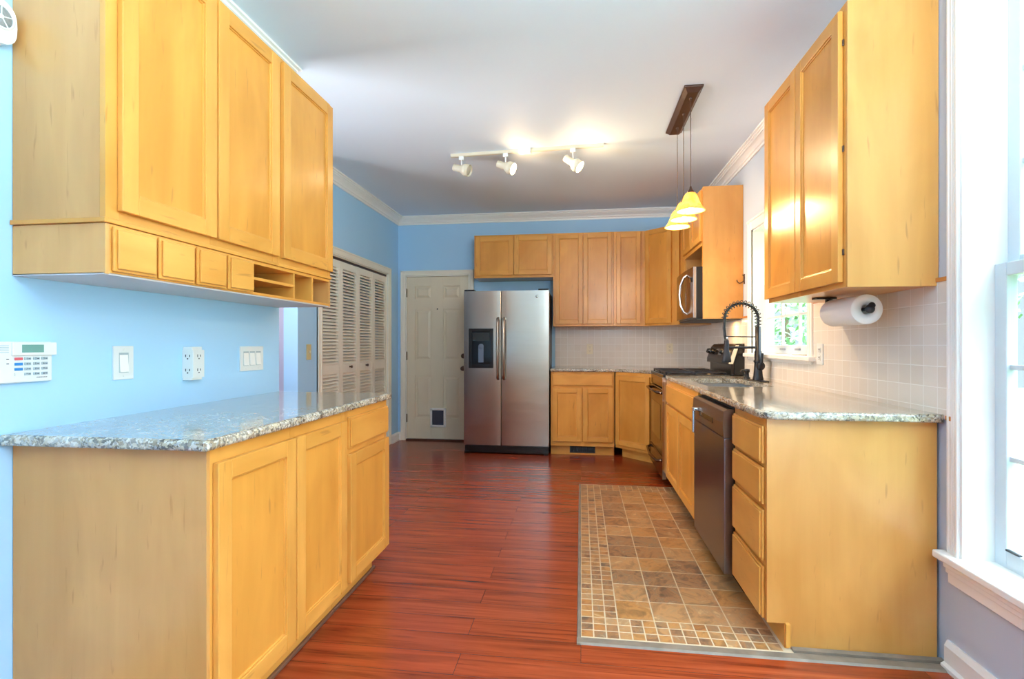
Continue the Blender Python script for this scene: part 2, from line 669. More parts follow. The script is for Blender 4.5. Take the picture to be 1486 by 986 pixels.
def cab_door(F, u0, u1, z0, z1, parent, hm, t=0.02, fw=0.056, name='door', fwz=None):
    fwz = fwz or fw
    b = B(F)
    b.box(u0, u0 + fw, 0.001, t, z0, z1, 0)
    b.box(u1 - fw, u1, 0.001, t, z0, z1, 0)
    b.box(u0 + fw, u1 - fw, 0.001, t - 0.0006, z0, z0 + fwz, 1)
    b.box(u0 + fw, u1 - fw, 0.001, t - 0.0006, z1 - fwz, z1, 1)
    # small inner bead
    e = 0.006
    a0, a1, c0, c1 = u0 + fw, u1 - fw, z0 + fwz, z1 - fwz
    b.box(a0, a0 + e, 0.001, t - 0.006, c0, c1, 0)
    b.box(a1 - e, a1, 0.001, t - 0.006, c0, c1, 0)
    b.box(a0 + e, a1 - e, 0.001, t - 0.006, c0, c0 + e, 1)
    b.box(a0 + e, a1 - e, 0.001, t - 0.006, c1 - e, c1, 1)
    d = b.build(name, [MZ, hm], parent, 0.0022)
    p = B(F).box(a0 + e, a1 - e, 0.001, t - 0.011, c0 + e, c1 - e)
    p.build('door_panel', [MP], d)
    return d


def drawer_front(F, u0, u1, z0, z1, parent, hm, t=0.02, name='drawer_front'):
    b = B(F)
    b.box(u0, u1, 0.001, t - 0.008, z0, z1, 0)
    b.box(u0 + 0.008, u1 - 0.008, t - 0.008, t, z0 + 0.008, z1 - 0.008, 0)
    return b.build(name, [hm], parent, 0.003)


def carcass(F, u0, u1, depth, z0, z1, parent, hm, stiles=(), rails=(), name='body'):
    B(F).box(u0, u1, -depth, -0.018, z0, z1).build(name, [ME], parent, 0.001)
    b = B(F)
    for a, c in stiles:
        b.box(a, c, -0.018, 0, z0, z1, 0)
    zs = rails
    us = sorted(stiles)
    for a, c in zs:
        for i in range(len(us) - 1):
            b.box(us[i][1], us[i + 1][0], -0.018, -0.0004, a, c, 1)
    b.build('face_frame', [MZ, hm], parent, 0.0008)


# ================================================================ the room
XL, XR, YB, ZC = -1.64, 1.325, 6.05, 2.72
XP, YH, YE = -2.22, 3.80, 2.62
YF = -2.5

struct('floor', boxes((-4.0, 1.8, YF - 0.2, YB + 0.4, -0.12, 0)), FLOOR)
struct('ceiling', boxes((-4.0, 1.8, YF - 0.2, YB + 0.4, ZC, ZC + 0.15)), CEIL)
struct('wall_left', boxes((XL - 0.12, XL, YF, YE, 0, ZC)), PAINT)
struct('wall_left', boxes((XP - 0.12, XP, YH, 4.165, 0, ZC), (XP - 0.12, XP, 4.165, 5.71, 1.985, ZC), (XP - 0.12, XP, 5.71, YB + 0.12, 0, ZC)), PAINT)
struct('wall_hall', boxes((-3.9, XP - 0.12, YH, YH + 0.12, 0, ZC)), PAINT2)
struct('wall_hall', boxes((-3.9, -3.78, YF, YH, 0, ZC)), PAINT2)
struct('wall_pantry', boxes((XP - 0.75, XP - 0.70, YH + 0.12, YB + 0.12, 0, ZC)), PAINT2)
struct('wall_back', boxes((-3.0, -2.122, YB, YB + 0.14, 0, ZC), (-2.122, -1.335, YB, YB + 0.14, 2.005, ZC), (-1.335, XR + 0.14, YB, YB + 0.14, 0, ZC)), PAINT)
bw = (1.06, 1.99, 0.42, 2.47)       # big window opening y0 y1 z0 z1
bw2 = (0.0, 0.93, 0.42, 2.47)      # added twin out of view, placed to light the left wall
sw = (3.21, 4.21, 1.10, 2.06)       # small window opening
TW = 0.16
b = B()
b.box(XR, XR + TW, YF, bw2[0], 0, ZC)
b.box(XR, XR + TW, bw2[1], bw[0], 0, ZC)
b.box(XR, XR + TW, bw2[0], bw2[1], 0, bw[2]).box(XR, XR + TW, bw2[0], bw2[1], bw[3], ZC)
b.box(XR, XR + TW, bw[0], bw[1], 0, bw[2]).box(XR, XR + TW, bw[0], bw[1], bw[3], ZC)
b.box(XR, XR + TW, bw[1], sw[0], 0, ZC)
b.box(XR, XR + TW, sw[0], sw[1], 0, sw[2]).box(XR, XR + TW, sw[0], sw[1], sw[3], ZC)
b.box(XR, XR + TW, sw[1], YB + 0.14, 0, ZC)
struct('wall_right', b, PAINTR)
struct('wall_front', boxes((-4.0, -0.9, YF - 0.12, YF, 0, ZC), (0.3, 1.5, YF - 0.12, YF, 0, ZC), (-0.9, 0.3, YF - 0.12, YF, 1.9, ZC), (-0.9, 0.3, YF - 0.12, YF, 0, 1.2)), wallpaint('cream_reflection_wall', srgb(226, 216, 190)))  # unseen wall, its cream chosen to make the refrigerator's reflection less blue

# tiled wall areas
b = B()
x0 = XR - 0.009
b.box(x0, XR, 2.05, 3.135, 0.90, 1.405)
b.box(x0, XR, 3.135, 4.30, 0.90, 1.06)
b.box(x0, XR, 4.30, YB, 0.90, 1.40)
struct('trim_1', b, TILER)
struct('trim_2', boxes((-0.30, x0, YB - 0.009, YB, 0.90, 1.40)), TILEB)
struct('trim_3', boxes((x0 - 0.004, XR, 2.045, 2.112, 1.405, 1.421)), BROWN, bevel=0.001)
struct('trim_4', boxes((x0 - 0.004, XR, 2.03, 2.06, 0.898, 0.914)), BROWN, bevel=0.001)
struct('trim_5', boxes((x0 - 0.004, XR, 4.305, 4.44, 1.385, 1.40), (x0 - 0.004, XR, 2.95, 3.13, 1.405, 1.418)), BROWN, bevel=0.001)


# crown moulding, one profile swept along straight runs
def crown_profile():
    return [(0, 0.0), (0, -0.095), (0.012, -0.095), (0.014, -0.084), (0.008, -0.082), (0.010, -0.074), (0.020, -0.070), (0.024, -0.056), (0.036, -0.044),
            (0.050, -0.034), (0.056, -0.036), (0.062, -0.026), (0.070, -0.024), (0.070, -0.014), (0.086, -0.012), (0.086, 0.0)]


def crown(name, p0, p1, nrm, e0=0, e1=0):
    """p0->p1 wall line, nrm into the room; e = mitre direction at the ends (+1 shortens with projection)."""
    p0, p1, nrm = Vector(p0), Vector(p1), Vector(nrm)
    t = (p1 - p0).normalized()
    pr = crown_profile()
    n = len(pr)
    vs = []
    for base, e, sgn in ((p0, e0, 1), (p1, e1, -1)):
        for d, h in pr:
            q = base + nrm * d + t * (sgn * e * d)
            vs.append((q.x, q.y, ZC + h))
    b = B()
    b.add(vs, [tuple(range(n)), tuple(range(n, 2 * n))[::-1]] + [(i, (i + 1) % n, n + (i + 1) % n, n + i) for i in range(n)])
    return struct(name, b, TRIM)


crown('trim_6', (XP, YB), (XR, YB), (0, -1), 1, 1)
crown('trim_7', (XR, YB), (XR, YF), (-1, 0), 1, 1)
crown('trim_8', (XP, YH), (XP, YB), (1, 0), -1, 1)
crown('trim_9', (XL, YF), (XL, YE), (1, 0), 1, -1)
crown('trim_10', (XL, YE), (XL - 0.12, YE), (0, 1), -1, 0)

# baseboards


def baseboard(name, x0, x1, y0, y1, nx, ny):
    b = B()
    h = 0.10
    t = 0.016
    if nx:
        xa = x0
        poly = [(xa, 0), (xa + nx * (t + 0.012), 0), (xa + nx * (t + 0.012), 0.014), (xa + nx * t, 0.022), (xa + nx * t, h - 0.02), (xa + nx * 0.006, h), (xa, h)]
        b.prism(poly, y0, y1, 'y')
    else:
        ya = y0
        poly = [(ya, 0), (ya + ny * (t + 0.012), 0), (ya + ny * (t + 0.012), 0.014), (ya + ny * t, 0.022), (ya + ny * t, h - 0.02), (ya + ny * 0.006, h), (ya, h)]
        b.prism(poly, x0, x1, 'x')
    return struct(name, b, TRIM)


baseboard('baseboard_right', XR, XR, YF, 2.06, -1, 0)
baseboard('baseboard_left', XP, XP, 5.785, YB, 1, 0)
baseboard('baseboard_back', XP, -2.18, YB, YB, 0, -1)
baseboard('baseboard_hall', XP, XP, YH, 4.09, 1, 0)


# ---- door_1 : six panel door at the back
def casing(b, F, u0, u1, z0, z1, w=0.062, m=0, sides=(1, 1), wd=0.018):
    """moulded casing around an opening, in frame F (d out of wall)"""
    def vert(a, c, outer):
        b.box(a, c, 0, wd * 0.7, z0, z1 + w, m)
        if outer < 0:
            b.box(a, a + 0.016, 0, wd, z0, z1 + w, m)
            b.box(c - 0.022, c - 0.012, 0, wd * 0.9, z0, z1 + w * 0.3, m)
        else:
            b.box(c - 0.016, c, 0, wd, z0, z1 + w, m)
            b.box(a + 0.012, a + 0.022, 0, wd * 0.9, z0, z1 + w * 0.3, m)
    if sides[0]:
        vert(u0 - w, u0, -1)
    if sides[1]:
        vert(u1, u1 + w, 1)
    b.box(u0, u1, 0, wd * 0.7, z1, z1 + w, m)
    b.box(u0 - w * sides[0] , u1 + w * sides[1], 0, wd, z1 + w - 0.016, z1 + w, m)
    b.box(u0, u1, 0, wd * 0.9, z1 + 0.012, z1 + 0.022, m)


F0 = FB(0, YB)
d1 = struct_empty('door_1', (-1.73, YB, 0))
b = B(F0)
casing(b, F0, -2.122, -1.335, 0, 2.005)
b.box(-2.122, -2.112, -0.13, 0.0, 0, 2.005).box(-1.345, -1.335, -0.13, 0.0, 0, 2.005).box(-2.122, -1.335, -0.13, 0.0, 1.995, 2.005)
b.build('door_frame', [CREAM2], d1, 0.002)
b = B(F0)
DX0, DX1 = -2.110, -1.347
zs = [0.02, 0.27, 0.79, 0.98, 1.60, 1.725, 1.88, 1.992]
cx = (DX0 + DX1) / 2
cols = [(DX0, DX0 + 0.10), (cx - 0.075, cx + 0.075), (DX1 - 0.10, DX1)]
for a, c in cols:
    b.box(a, c, -0.05, -0.012, zs[0], zs[-1])
pans = []
for (a, c) in ((cols[0][1], cols[1][0]), (cols[1][1], cols[2][0])):
    for z0_, z1_ in ((zs[0], zs[1]), (zs[2], zs[3]), (zs[4], zs[5]), (zs[6], zs[7])):
        b.box(a, c, -0.05, -0.012, z0_, z1_)
    for z0_, z1_ in ((zs[1], zs[2]), (zs[3], zs[4]), (zs[5], zs[6])):
        b.box(a, c, -0.05, -0.026, z0_, z1_)
        # raised field with sloped edge
        i0, i1 = 0.016, 0.042
        v = [(a + i0, -0.026, z0_ + i0), (c - i0, -0.026, z0_ + i0), (c - i0, -0.026, z1_ - i0), (a + i0, -0.026, z1_ - i0),
             (a + i1, -0.015, z0_ + i1), (c - i1, -0.015, z0_ + i1), (c - i1, -0.015, z1_ - i1), (a + i1, -0.015, z1_ - i1)]
        b.add(v, [(0, 1, 5, 4), (1, 2, 6, 5), (2, 3, 7, 6), (3, 0, 4, 7), (4, 5, 6, 7), (0, 3, 2, 1)])
b.build('door_leaf', [CREAM], d1, 0.002)
b = B(F0)
px0, px1, pz0, pz1 = -1.818, -1.622, 0.165, 0.395
for bb in ((px0, px0 + 0.026, pz0, pz1), (px1 - 0.026, px1, pz0, pz1), (px0, px1, pz0, pz0 + 0.026), (px0, px1, pz1 - 0.026, pz1)):
    b.box(bb[0], bb[1], -0.020, 0.004, bb[2], bb[3])
pf = b.build('pet_flap_frame', [TRIM], d1, 0.003)
B(F0).box(px0 + 0.026, px1 - 0.026, -0.018, -0.006, pz0 + 0.026, pz1 - 0.026).build('pet_flap', [plain('dark_flap', srgb(62, 66, 80), 0.3)], pf)
b = B(F0)
b.lathe(F0 @ Vector((cx, 0, 0)) if False else (cx, -0.012, 1.60), [(0.0, 0.004), (0.008, 0.003), (0.009, 0)], 12, 0, (0, 1, 0))
b.build('peephole', [DARK], d1)
for zz, nm in ((1.03, 'deadbolt'), (0.88, 'door_knob')):
    b = B(F0)
    if nm == 'door_knob':
        b.lathe((-1.405, -0.012, zz), [(0, 0.062), (0.02, 0.06), (0.028, 0.048), (0.026, 0.034), (0.012, 0.026), (0.012, 0.01), (0.03, 0.008), (0.032, 0)], 20, 0, (0, 1, 0))
    else:
        b.lathe((-1.405, -0.012, zz), [(0, 0.02), (0.022, 0.018), (0.03, 0.008), (0.031, 0)], 20, 0, (0, 1, 0))
    b.build(nm, [BRONZE], d1)
for zz in (0.27, 1.03, 1.80):
    b = B(F0)
    b.box(-2.118, -2.106, -0.014, -0.004, zz - 0.05, zz + 0.05)
    b.tube([(-2.112, -0.003, zz - 0.052), (-2.112, -0.003, zz + 0.052)], 0.006, 8)
    b.build('hinge', [plain('aged_brass', srgb(120, 110, 84), 0.4, 0.8)], d1)
B(F0).box(-2.122, -1.335, -0.13, 0.004, 0.0, 0.018).build('threshold', [BRONZE], d1, 0.002)
struct('wall_back', boxes((-2.3, -1.2, YB + 0.5, YB + 0.55, 0, 2.6)), PAINT2)

# ---- door_2 : four louvred bifold leaves of the pantry
F2 = FL(XP, 0)
d2 = struct_empty('door_2', (XP, 4.94, 0))
b = B(F2)
casing(b, F2, 4.165, 5.71, 0, 1.985, 0.072)
b.box(4.165, 4.175, -0.11, 0, 0, 1.985).box(5.70, 5.71, -0.11, 0, 0, 1.985).box(4.165, 5.71, -0.11, 0, 1.975, 1.985)
b.build('door_frame', [CREAM2], d2, 0.002)
B(F2).box(4.18, 5.695, -0.035, -0.012, 1.955, 1.975).build('sliding_track', [BRONZE], d2)
lw = (5.698 - 4.177) / 4
for i in range(4):
    a = 4.177 + i * lw + 0.0015
    c = a + lw - 0.003
    b = B(F2)
    st = 0.042
    b.box(a, a + st, -0.04, -0.012, 0.012, 1.952).box(c - st, c, -0.04, -0.012, 0.012, 1.952)
    rl = ((0.012, 0.13), (0.90, 0.985), (1.885, 1.952))
    for z0_, z1_ in rl:
        b.box(a + st, c - st, -0.038, -0.014, z0_, z1_)
    for (za, zb) in ((0.13, 0.90), (0.985, 1.885)):
        n = int((zb - za) / 0.030)
        p = (zb - za) / n
        for j in range(n):
            z = za + (j + 0.5) * p
            y0_, y1_ = a + st - 0.002, c - st + 0.002
            v = [(y0_, -0.036, z + 0.006), (y1_, -0.036, z + 0.006), (y1_, -0.015, z - 0.013), (y0_, -0.015, z - 0.013)]
            v2 = [(y0_, -0.036, z + 0.013), (y1_, -0.036, z + 0.013), (y1_, -0.015, z - 0.004), (y0_, -0.015, z - 0.004)]
            b.add(v + v2, [(0, 1, 2, 3), (7, 6, 5, 4), (0, 4, 5, 1), (1, 5, 6, 2), (2, 6, 7, 3), (3, 7, 4, 0)])
    lf = b.build('bifold_leaf', [CREAM2], d2)
    if i in (1, 2):
        kk = B(F2)
        kk.lathe(((a + c) / 2, -0.013, 0.955), [(0, 0.03), (0.012, 0.028), (0.015, 0.02), (0.007, 0.012), (0.009, 0)], 14, 0, (0, 1, 0))
        kk.build('knob', [BRONZE], lf)


# ---- windows
def sash(F, u0, u1, z0, z1, d0, d1, cols_, rows_, parent, fw=0.045, ft=None):
    b = B(F)
    ft = ft or fw
    b.box(u0, u0 + fw, d0, d1, z0, z1).box(u1 - fw, u1, d0, d1, z0, z1)
    b.box(u0 + fw, u1 - fw, d0, d1, z0, z0 + fw * 1.2).box(u0 + fw, u1 - fw, d0, d1, z1 - ft, z1)
    o = b.build('sash', [SASHM], parent, 0.003)
    dm = (d0 + d1) / 2
    B(F).box(u0 + fw - 0.004, u1 - fw + 0.004, dm - 0.003, dm + 0.003, z0 + fw * 1.2 - 0.004, z1 - ft + 0.004).build('glass_pane', [GLASS], o)
    b = B(F)
    for i in range(1, cols_):
        u = u0 + fw + (u1 - u0 - 2 * fw) * i / cols_
        b.box(u - 0.008, u + 0.008, dm - 0.008, dm + 0.008, z0 + fw, z1 - ft)
    for i in range(1, rows_):
        z = z0 + fw * 1.2 + (z1 - ft - z0 - fw * 1.2) * i / rows_
        b.box(u0 + fw, u1 - fw, dm - 0.0075, dm + 0.0075, z - 0.008, z + 0.008)
    b.build('muntins', [SASHM], o)
    return o


def fluted(b, u0, u1, z0, z1, wd=0.02):
    w = u1 - u0
    b.box(u0, u1, 0, wd * 0.6, z0, z1)
    b.box(u0, u0 + w * 0.22, 0, wd, z0, z1)
    b.box(u0 + w * 0.32, u0 + w * 0.42, 0, wd * 0.85, z0, z1)
    b.box(u0 + w * 0.52, u0 + w * 0.62, 0, wd * 0.78, z0, z1)
    b.box(u0 + w * 0.80, u1, 0, wd * 0.72, z0, z1)


FW = FR(XR, 0)
w1 = struct_empty('window_1', (XR, 3.71, 1.1))
b = B(FW)
fluted(b, sw[1], sw[1] + 0.085, 1.10, sw[3] + 0.085)
fluted(b, sw[0] - 0.075, sw[0], 1.10, sw[3] + 0.085)
b.box(sw[0], sw[1], 0, 0.014, sw[3], sw[3] + 0.085).box(sw[0] - 0.075, sw[1] + 0.085, 0, 0.02, sw[3] + 0.065, sw[3] + 0.085)
b.build('window_casing', [TRIM], w1, 0.003)
b = B(FW)
b.box(sw[0], sw[0] + 0.012, -0.15, 0, 1.10, sw[3]).box(sw[1] - 0.012, sw[1], -0.15, 0, 1.10, sw[3]).box(sw[0], sw[1], -0.15, 0, sw[3] - 0.012, sw[3])
b.build('window_jamb', [TRIM], w1)
b = B(FW)
b.box(sw[0] + 0.001, sw[1] - 0.001, -0.15, 0.0, 1.08, 1.103)
b.box(sw[0] - 0.10, sw[1] + 0.10, 0.0, 0.045, 1.075, 1.103)
b.box(sw[0] - 0.06, sw[1] + 0.07, -0.002, 0.016, 1.055, 1.075)
b.build('window_sill', [TRIM], w1, 0.005)
sash(FW, sw[0] + 0.012, sw[1] - 0.012, 1.10, 1.63, -0.11, -0.075, 3, 2, w1, 0.055)
sash(FW, sw[0] + 0.012, sw[1] - 0.012, 1.60, sw[3] - 0.012, -0.147, -0.115, 3, 2, w1, 0.045)
for yy, zz in ((3.80, 1.139), (3.55, 1.139)):
    B(FW).box(yy - 0.035, yy + 0.035, -0.075, -0.062, zz - 0.006, zz + 0.008).build('sash_lift', [plain('grey_lift', srgb(150, 152, 158), 0.4)], w1, 0.002)

for wname, (yo, yi) in (('window_2', bw[:2]), ('window_3', bw2[:2])):
    wz = struct_empty(wname, (XR, (yo + yi) / 2, 0.42))
    b = B(FW)
    fluted(b, yi, yi + 0.062, 0.42, bw[3] + 0.06)
    fluted(b, yo - 0.062, yo, 0.42, bw[3] + 0.06)
    b.box(yo, yi, 0, 0.014, bw[3], bw[3] + 0.06)
    b.build('window_casing', [TRIM], wz, 0.003)
    b = B(FW)
    b.box(yo, yo + 0.012, -0.16, 0.003, 0.42, bw[3]).box(yi - 0.012, yi - 0.0005, -0.16, 0.010, 0.42, bw[3]).box(yo, yi, -0.16, 0, bw[3] - 0.012, bw[3])
    b.build('window_jamb', [TRIM], wz)
    b = B(FW)
    b.box(yo + 0.001, yi - 0.001, -0.16, 0.0, 0.40, 0.423)
    b.box(yo - (0.03 if yi > 1 else 0.09), yi + (0.085 if yi > 1 else 0.03), -0.0, 0.048, 0.395, 0.423)
    b.build('window_sill', [TRIM], wz, 0.006, 3)
    b = B(FW)
    b.box(yo - 0.06, yi + 0.055, 0, 0.014, 0.315, 0.395).box(yo - 0.06, yi + 0.055, 0, 0.03, 0.372, 0.395).box(yo - 0.06, yi + 0.055, 0, 0.022, 0.352, 0.374)
    b.build('window_apron', [TRIM], wz, 0.003)
    sash(FW, yo + 0.012, yi - 0.012, 0.42, 1.45, -0.125, -0.090, 3, 3, wz, 0.05, 0.045)
    sash(FW, yo + 0.012, yi - 0.012, 1.415, bw[3] - 0.012, -0.160, -0.130, 3, 3, wz, 0.05, 0.045)
    b = B(FW)
    b.box(yi - 0.13, yi - 0.075, -0.088, -0.076, 0.485, 0.492)
    b.build('sash_latch', [DARK], wz, 0.002)

# ---- inlaid floor tiles by the sink
b = B()
b.box(0.0, 0.80, 2.06, 4.33, 0.0, 0.0031, 1)
XT0 = 0.0
z0t, z1t = 0.001, 0.0035


def tl(x0, x1, y0, y1):
    g = 0.0026
    b.box(x0 + g, x1 - g, y0 + g, y1 - g, z0t, z1t, 0)


ms = 0.0512
y_lo, y_hi = 2.075, 4.325
for r in range(3):
    for c_ in range(15):
        tl(XT0 + c_ * ms, XT0 + (c_ + 1) * ms, y_lo + r * ms, y_lo + (r + 1) * ms)
        tl(XT0 + c_ * ms, XT0 + (c_ + 1) * ms, y_hi - (r + 1) * ms, y_hi - r * ms)
ya, yb = y_lo + 3 * ms, y_hi - 3 * ms
nr = 38
for r in range(nr):
    for c_ in range(3):
        tl(XT0 + c_ * ms, XT0 + (c_ + 1) * ms, ya + (yb - ya) * r / nr, ya + (yb - ya) * (r + 1) / nr)
for r in range(12):
    for c_ in range(4):
        tl(XT0 + 3 * ms + c_ * 0.1536, XT0 + 3 * ms + (c_ + 1) * 0.1536, ya + (yb - ya) * r / 12, ya + (yb - ya) * (r + 1) / 12)
o = struct('floor', b, [SLATE, GROUT])
b = B()
b.prism([(-0.016, 0), (-0.013, 0.005), (-0.003, 0.0055), (0.002, 0.0)], 2.02, 4.33, 'y')
b.prism([(2.022, 0), (2.030, 0.006), (2.062, 0.0065), (2.076, 0.0)], -0.016, XR, 'x')
struct('trim_11', b, THRESH)
b = B()
b.prism([(2.076, 0), (2.076, 0.010), (2.098, 0.012), (2.104, 0.0)], 0.80, XR, 'x')
struct('trim_12', b, THRESH)


# ================================================================ countertops
def ring_poly(pts, step=0.014):
    out = []
    n = len(pts)
    for i in range(n):
        (x0, y0, rough), (x1, y1, _) = pts[i], pts[(i + 1) % n]
        L = math.hypot(x1 - x0, y1 - y0)
        k = max(1, int(L / step)) if rough else max(1, int(L / 0.2))
        for j in range(k):
            t = j / k
            out.append((x0 + (x1 - x0) * t, y0 + (y1 - y0) * t, rough))
    return out


def arc(cx, cy, r, a0, a1, n=7, rough=1):
    return [(cx + r * cos(math.radians(a0 + (a1 - a0) * i / n)), cy + r * sin(math.radians(a0 + (a1 - a0) * i / n)), rough) for i in range(n + 1)]


def countertop(name, label, pts, z0, z1, hole=None, group=None, amp=0.0035):
    """pts counter-clockwise (x, y, rough-edge-flag of the segment that starts there)"""
    R = ring_poly(pts)
    n = len(R)
    lv = [(0.010, 0.0), (0.001, 0.10), (-0.001, 0.3), (-0.001, 0.5), (-0.001, 0.7), (0.001, 0.88), (0.009, 1.0)]
    bm = bmesh.new()
    rings = []
    for ins, f in lv:
        ring = []
        for i, (x, y, ro) in enumerate(R):
            xa, ya_, _ = R[i - 1]
            xb, yb_, _ = R[(i + 1) % n]
            tx, ty = xb - xa, yb_ - ya_
            L = math.hypot(tx, ty) or 1
            nx, ny = ty / L, -tx / L
            z = z0 + (z1 - z0) * f
            d = -ins
            if ro and R[i - 1][2]:
                if 0.05 < f < 0.95:
                    d += amp * noise.noise(Vector((x * 55, y * 55, z * 55))) * 1.6
                else:
                    d += amp * noise.noise(Vector((x * 40, y * 40, 3))) * 0.8
            elif not ro:
                d = 0
            ring.append(bm.verts.new((x + nx * d, y + ny * d, z)))
        rings.append(ring)
    for a, c in zip(rings[:-1], rings[1:]):
        for i in range(n):
            f = bm.faces.new((a[i], a[(i + 1) % n], c[(i + 1) % n], c[i]))
            f.smooth = True
    for ring in (rings[0], rings[-1]):
        es = [bm.edges.get((ring[i], ring[(i + 1) % n])) for i in range(n)]
        if hole:
            hv = [bm.verts.new((x, y, ring[0].co.z)) for x, y in hole]
            es += [bm.edges.new((hv[i], hv[(i + 1) % len(hv)])) for i in range(len(hv))]
            if ring is rings[0]:
                h0 = hv
            else:
                h1 = hv
        bmesh.ops.triangle_fill(bm, use_beauty=True, edges=es)
    if hole:
        m = len(h0)
        for i in range(m):
            bm.faces.new((h0[i], h1[i], h1[(i + 1) % m], h0[(i + 1) % m]))
    bmesh.ops.recalc_face_normals(bm, faces=bm.faces)
    me = bpy.data.meshes.new(name)
    bm.to_mesh(me)
    bm.free()
    me.materials.append(GRANITE)
    o = bpy.data.objects.new(name, me)
    COL.objects.link(o)
    tag(o, label, 'countertop', group)
    return o


CZ0, CZ1 = 0.884, 0.916
countertop('granite_countertop', 'speckled grey granite countertop with chiselled edge under the blue wall switches',
           [(XL, 1.252, 1), (-0.992, 1.252, 1), (-0.992, 2.61, 1), (XL + 0.0, 2.61, 0)], CZ0, CZ1)
sk = (0.775, 1.165, 3.26, 3.98)
hole = []
for (cx_, cy_, a0) in ((sk[1] - 0.06, sk[3] - 0.06, 0), (sk[0] + 0.06, sk[3] - 0.06, 90), (sk[0] + 0.06, sk[2] + 0.06, 180), (sk[1] - 0.06, sk[2] + 0.06, 270)):
    for i in range(7):
        a = math.radians(a0 + 15 * i)
        hole.append((cx_ + 0.06 * cos(a), cy_ + 0.06 * sin(a)))
countertop('granite_countertop', 'speckled granite countertop holding the undermount sink and black faucet',
           [(0.688, 4.345, 1), (0.688, 2.14, 1)] + arc(0.758, 2.142, 0.07, 180, 270)[1:] + [(XR - 0.01, 2.072, 0), (XR - 0.01, 4.345, 0)], CZ0, CZ1, hole)
countertop('granite_countertop', 'short granite countertop beside the refrigerator wrapping the far corner',
           [(-0.318, 5.412, 1), (0.375, 5.412, 1), (0.672, 5.115, 1), (XR - 0.01, 5.115, 0), (XR - 0.01, YB - 0.01, 0), (-0.318, YB - 0.01, 0)], CZ0, CZ1)

# ================================================================ base cabinets beside the blue wall
xf = -1.02
F = FL(xf, 0)
dep = -XL + xf - 0.002
c = thing('base_cabinet', 'two-door maple base cabinet with plain end panel under the grey granite top', 'cabinet', (-1.33, 1.70, 0))
carcass(F, 1.300, 2.12, dep, 0.10, 0.884, c, MY, [(1.300, 1.335), (1.695, 1.725), (2.085, 2.12)], [(0.10, 0.14), (0.825, 0.884)])
B(F).box(1.287, 1.300, -dep, 0, 0.0, 0.884).build('end_panel', [ME], c, 0.001)
cab_door(F, 1.309, 1.703, 0.118, 0.842, c, MY)
cab_door(F, 1.712, 2.105, 0.118, 0.842, c, MY)
B(F).box(1.300, 2.12, -0.075, -0.060, 0.0, 0.10).build('toe_kick', [MY], c)
B(F).box(1.300, 2.12, -0.060, -0.046, 0.0, 0.016).build('shoe_moulding', [SHOE], c, 0.004)
c = thing('base_cabinet', 'maple base cabinet with one drawer over one door at the blue wall\'s passage end', 'cabinet', (-1.33, 2.36, 0))
carcass(F, 2.121, 2.60, dep, 0.10, 0.884, c, MY, [(2.121, 2.15), (2.57, 2.60)], [(0.10, 0.14), (0.68, 0.72), (0.85, 0.884)])
drawer_front(F, 2.140, 2.592, 0.712, 0.852, c, MY)
cab_door(F, 2.140, 2.592, 0.122, 0.688, c, MY)
B(F).box(2.121, 2.555, -0.075, -0.060, 0.0, 0.10).build('toe_kick', [MY], c)
B(F).box(2.121, 2.57, -0.060, -0.046, 0.0, 0.016).build('shoe_moulding', [SHOE], c, 0.004)

# ================================================================ wall cabinets over the blue wall
xu = -1.333
F = FL(xu, 0)
dep = xu - XL - 0.002
c = thing('wall_cabinet', 'tall two-door maple wall cabinet beside the round wall sounder', 'cabinet', (-1.49, 1.7, 1.53))
carcass(F, 1.286, 2.115, dep, 1.535, 2.458, c, MY, [(1.286, 1.33), (1.70, 1.735), (2.08, 2.115)], [(1.53, 1.575), (2.42, 2.458)])
B(F).box(1.278, 2.115, -dep, 0.006, 1.520, 1.534).build('bottom_lip', [MY], c, 0.002)
cab_door(F, 1.322, 1.711, 1.560, 2.436, c, MY)
cab_door(F, 1.722, 2.104, 1.560, 2.436, c, MY)
c = thing('wall_cabinet', 'single-door maple wall cabinet above the open mail cubbies', 'cabinet', (-1.49, 2.35, 1.53))
carcass(F, 2.116, 2.60, dep, 1.535, 2.458, c, MY, [(2.116, 2.15), (2.57, 2.60)], [(1.53, 1.575), (2.42, 2.458)])
cab_door(F, 2.138, 2.592, 1.560, 2.436, c, MY)
B(F).box(2.1155, 2.602, -dep, 0.006, 1.520, 1.534).build('bottom_lip', [MY], c, 0.002)
# organiser box of small drawers and cubbies
c = thing('drawer_organizer', 'shallow maple box of four small drawers and open cubbies under the wall cabinets', 'drawer unit', (-1.49, 1.94, 1.375))
b = B(F)
z0_, z1_ = 1.375, 1.519
b.box(1.286, 1.30, -dep, 0, z0_, z1_, 0)
b.box(2.586, 2.60, -dep, 0, z0_, z1_, 0)
b.box(1.30, 2.586, -dep, 0, z1_ - 0.014, z1_, 1)
b.box(1.30, 2.586, -dep, 0, z0_ + 0.003, z0_ + 0.014, 1)
b.box(1.30, 2.586, -dep, -dep + 0.01, z0_ + 0.014, z1_ - 0.014, 1)
for u in (1.458, 1.620, 1.781, 1.944):
    b.box(u - 0.006, u + 0.006, -dep + 0.01, 0, z0_ + 0.014, z1_ - 0.014, 1)
b.box(1.300, 1.944, -0.03, -0.001, z0_ + 0.003, z1_, 1)
b.build('case', [ME, MY], c, 0.001)
B(F).box(1.286, 2.60, -dep, -0.004, z0_ - 0.002, z0_ + 0.003).build('underside_panel', [GREYW], c)
for a, d_ in ((1.304, 1.454), (1.463, 1.613), (1.626, 1.774), (1.787, 1.936)):
    drawer_front(F, a, d_, z0_ + 0.008, z1_ - 0.006, c, MY, 0.018)
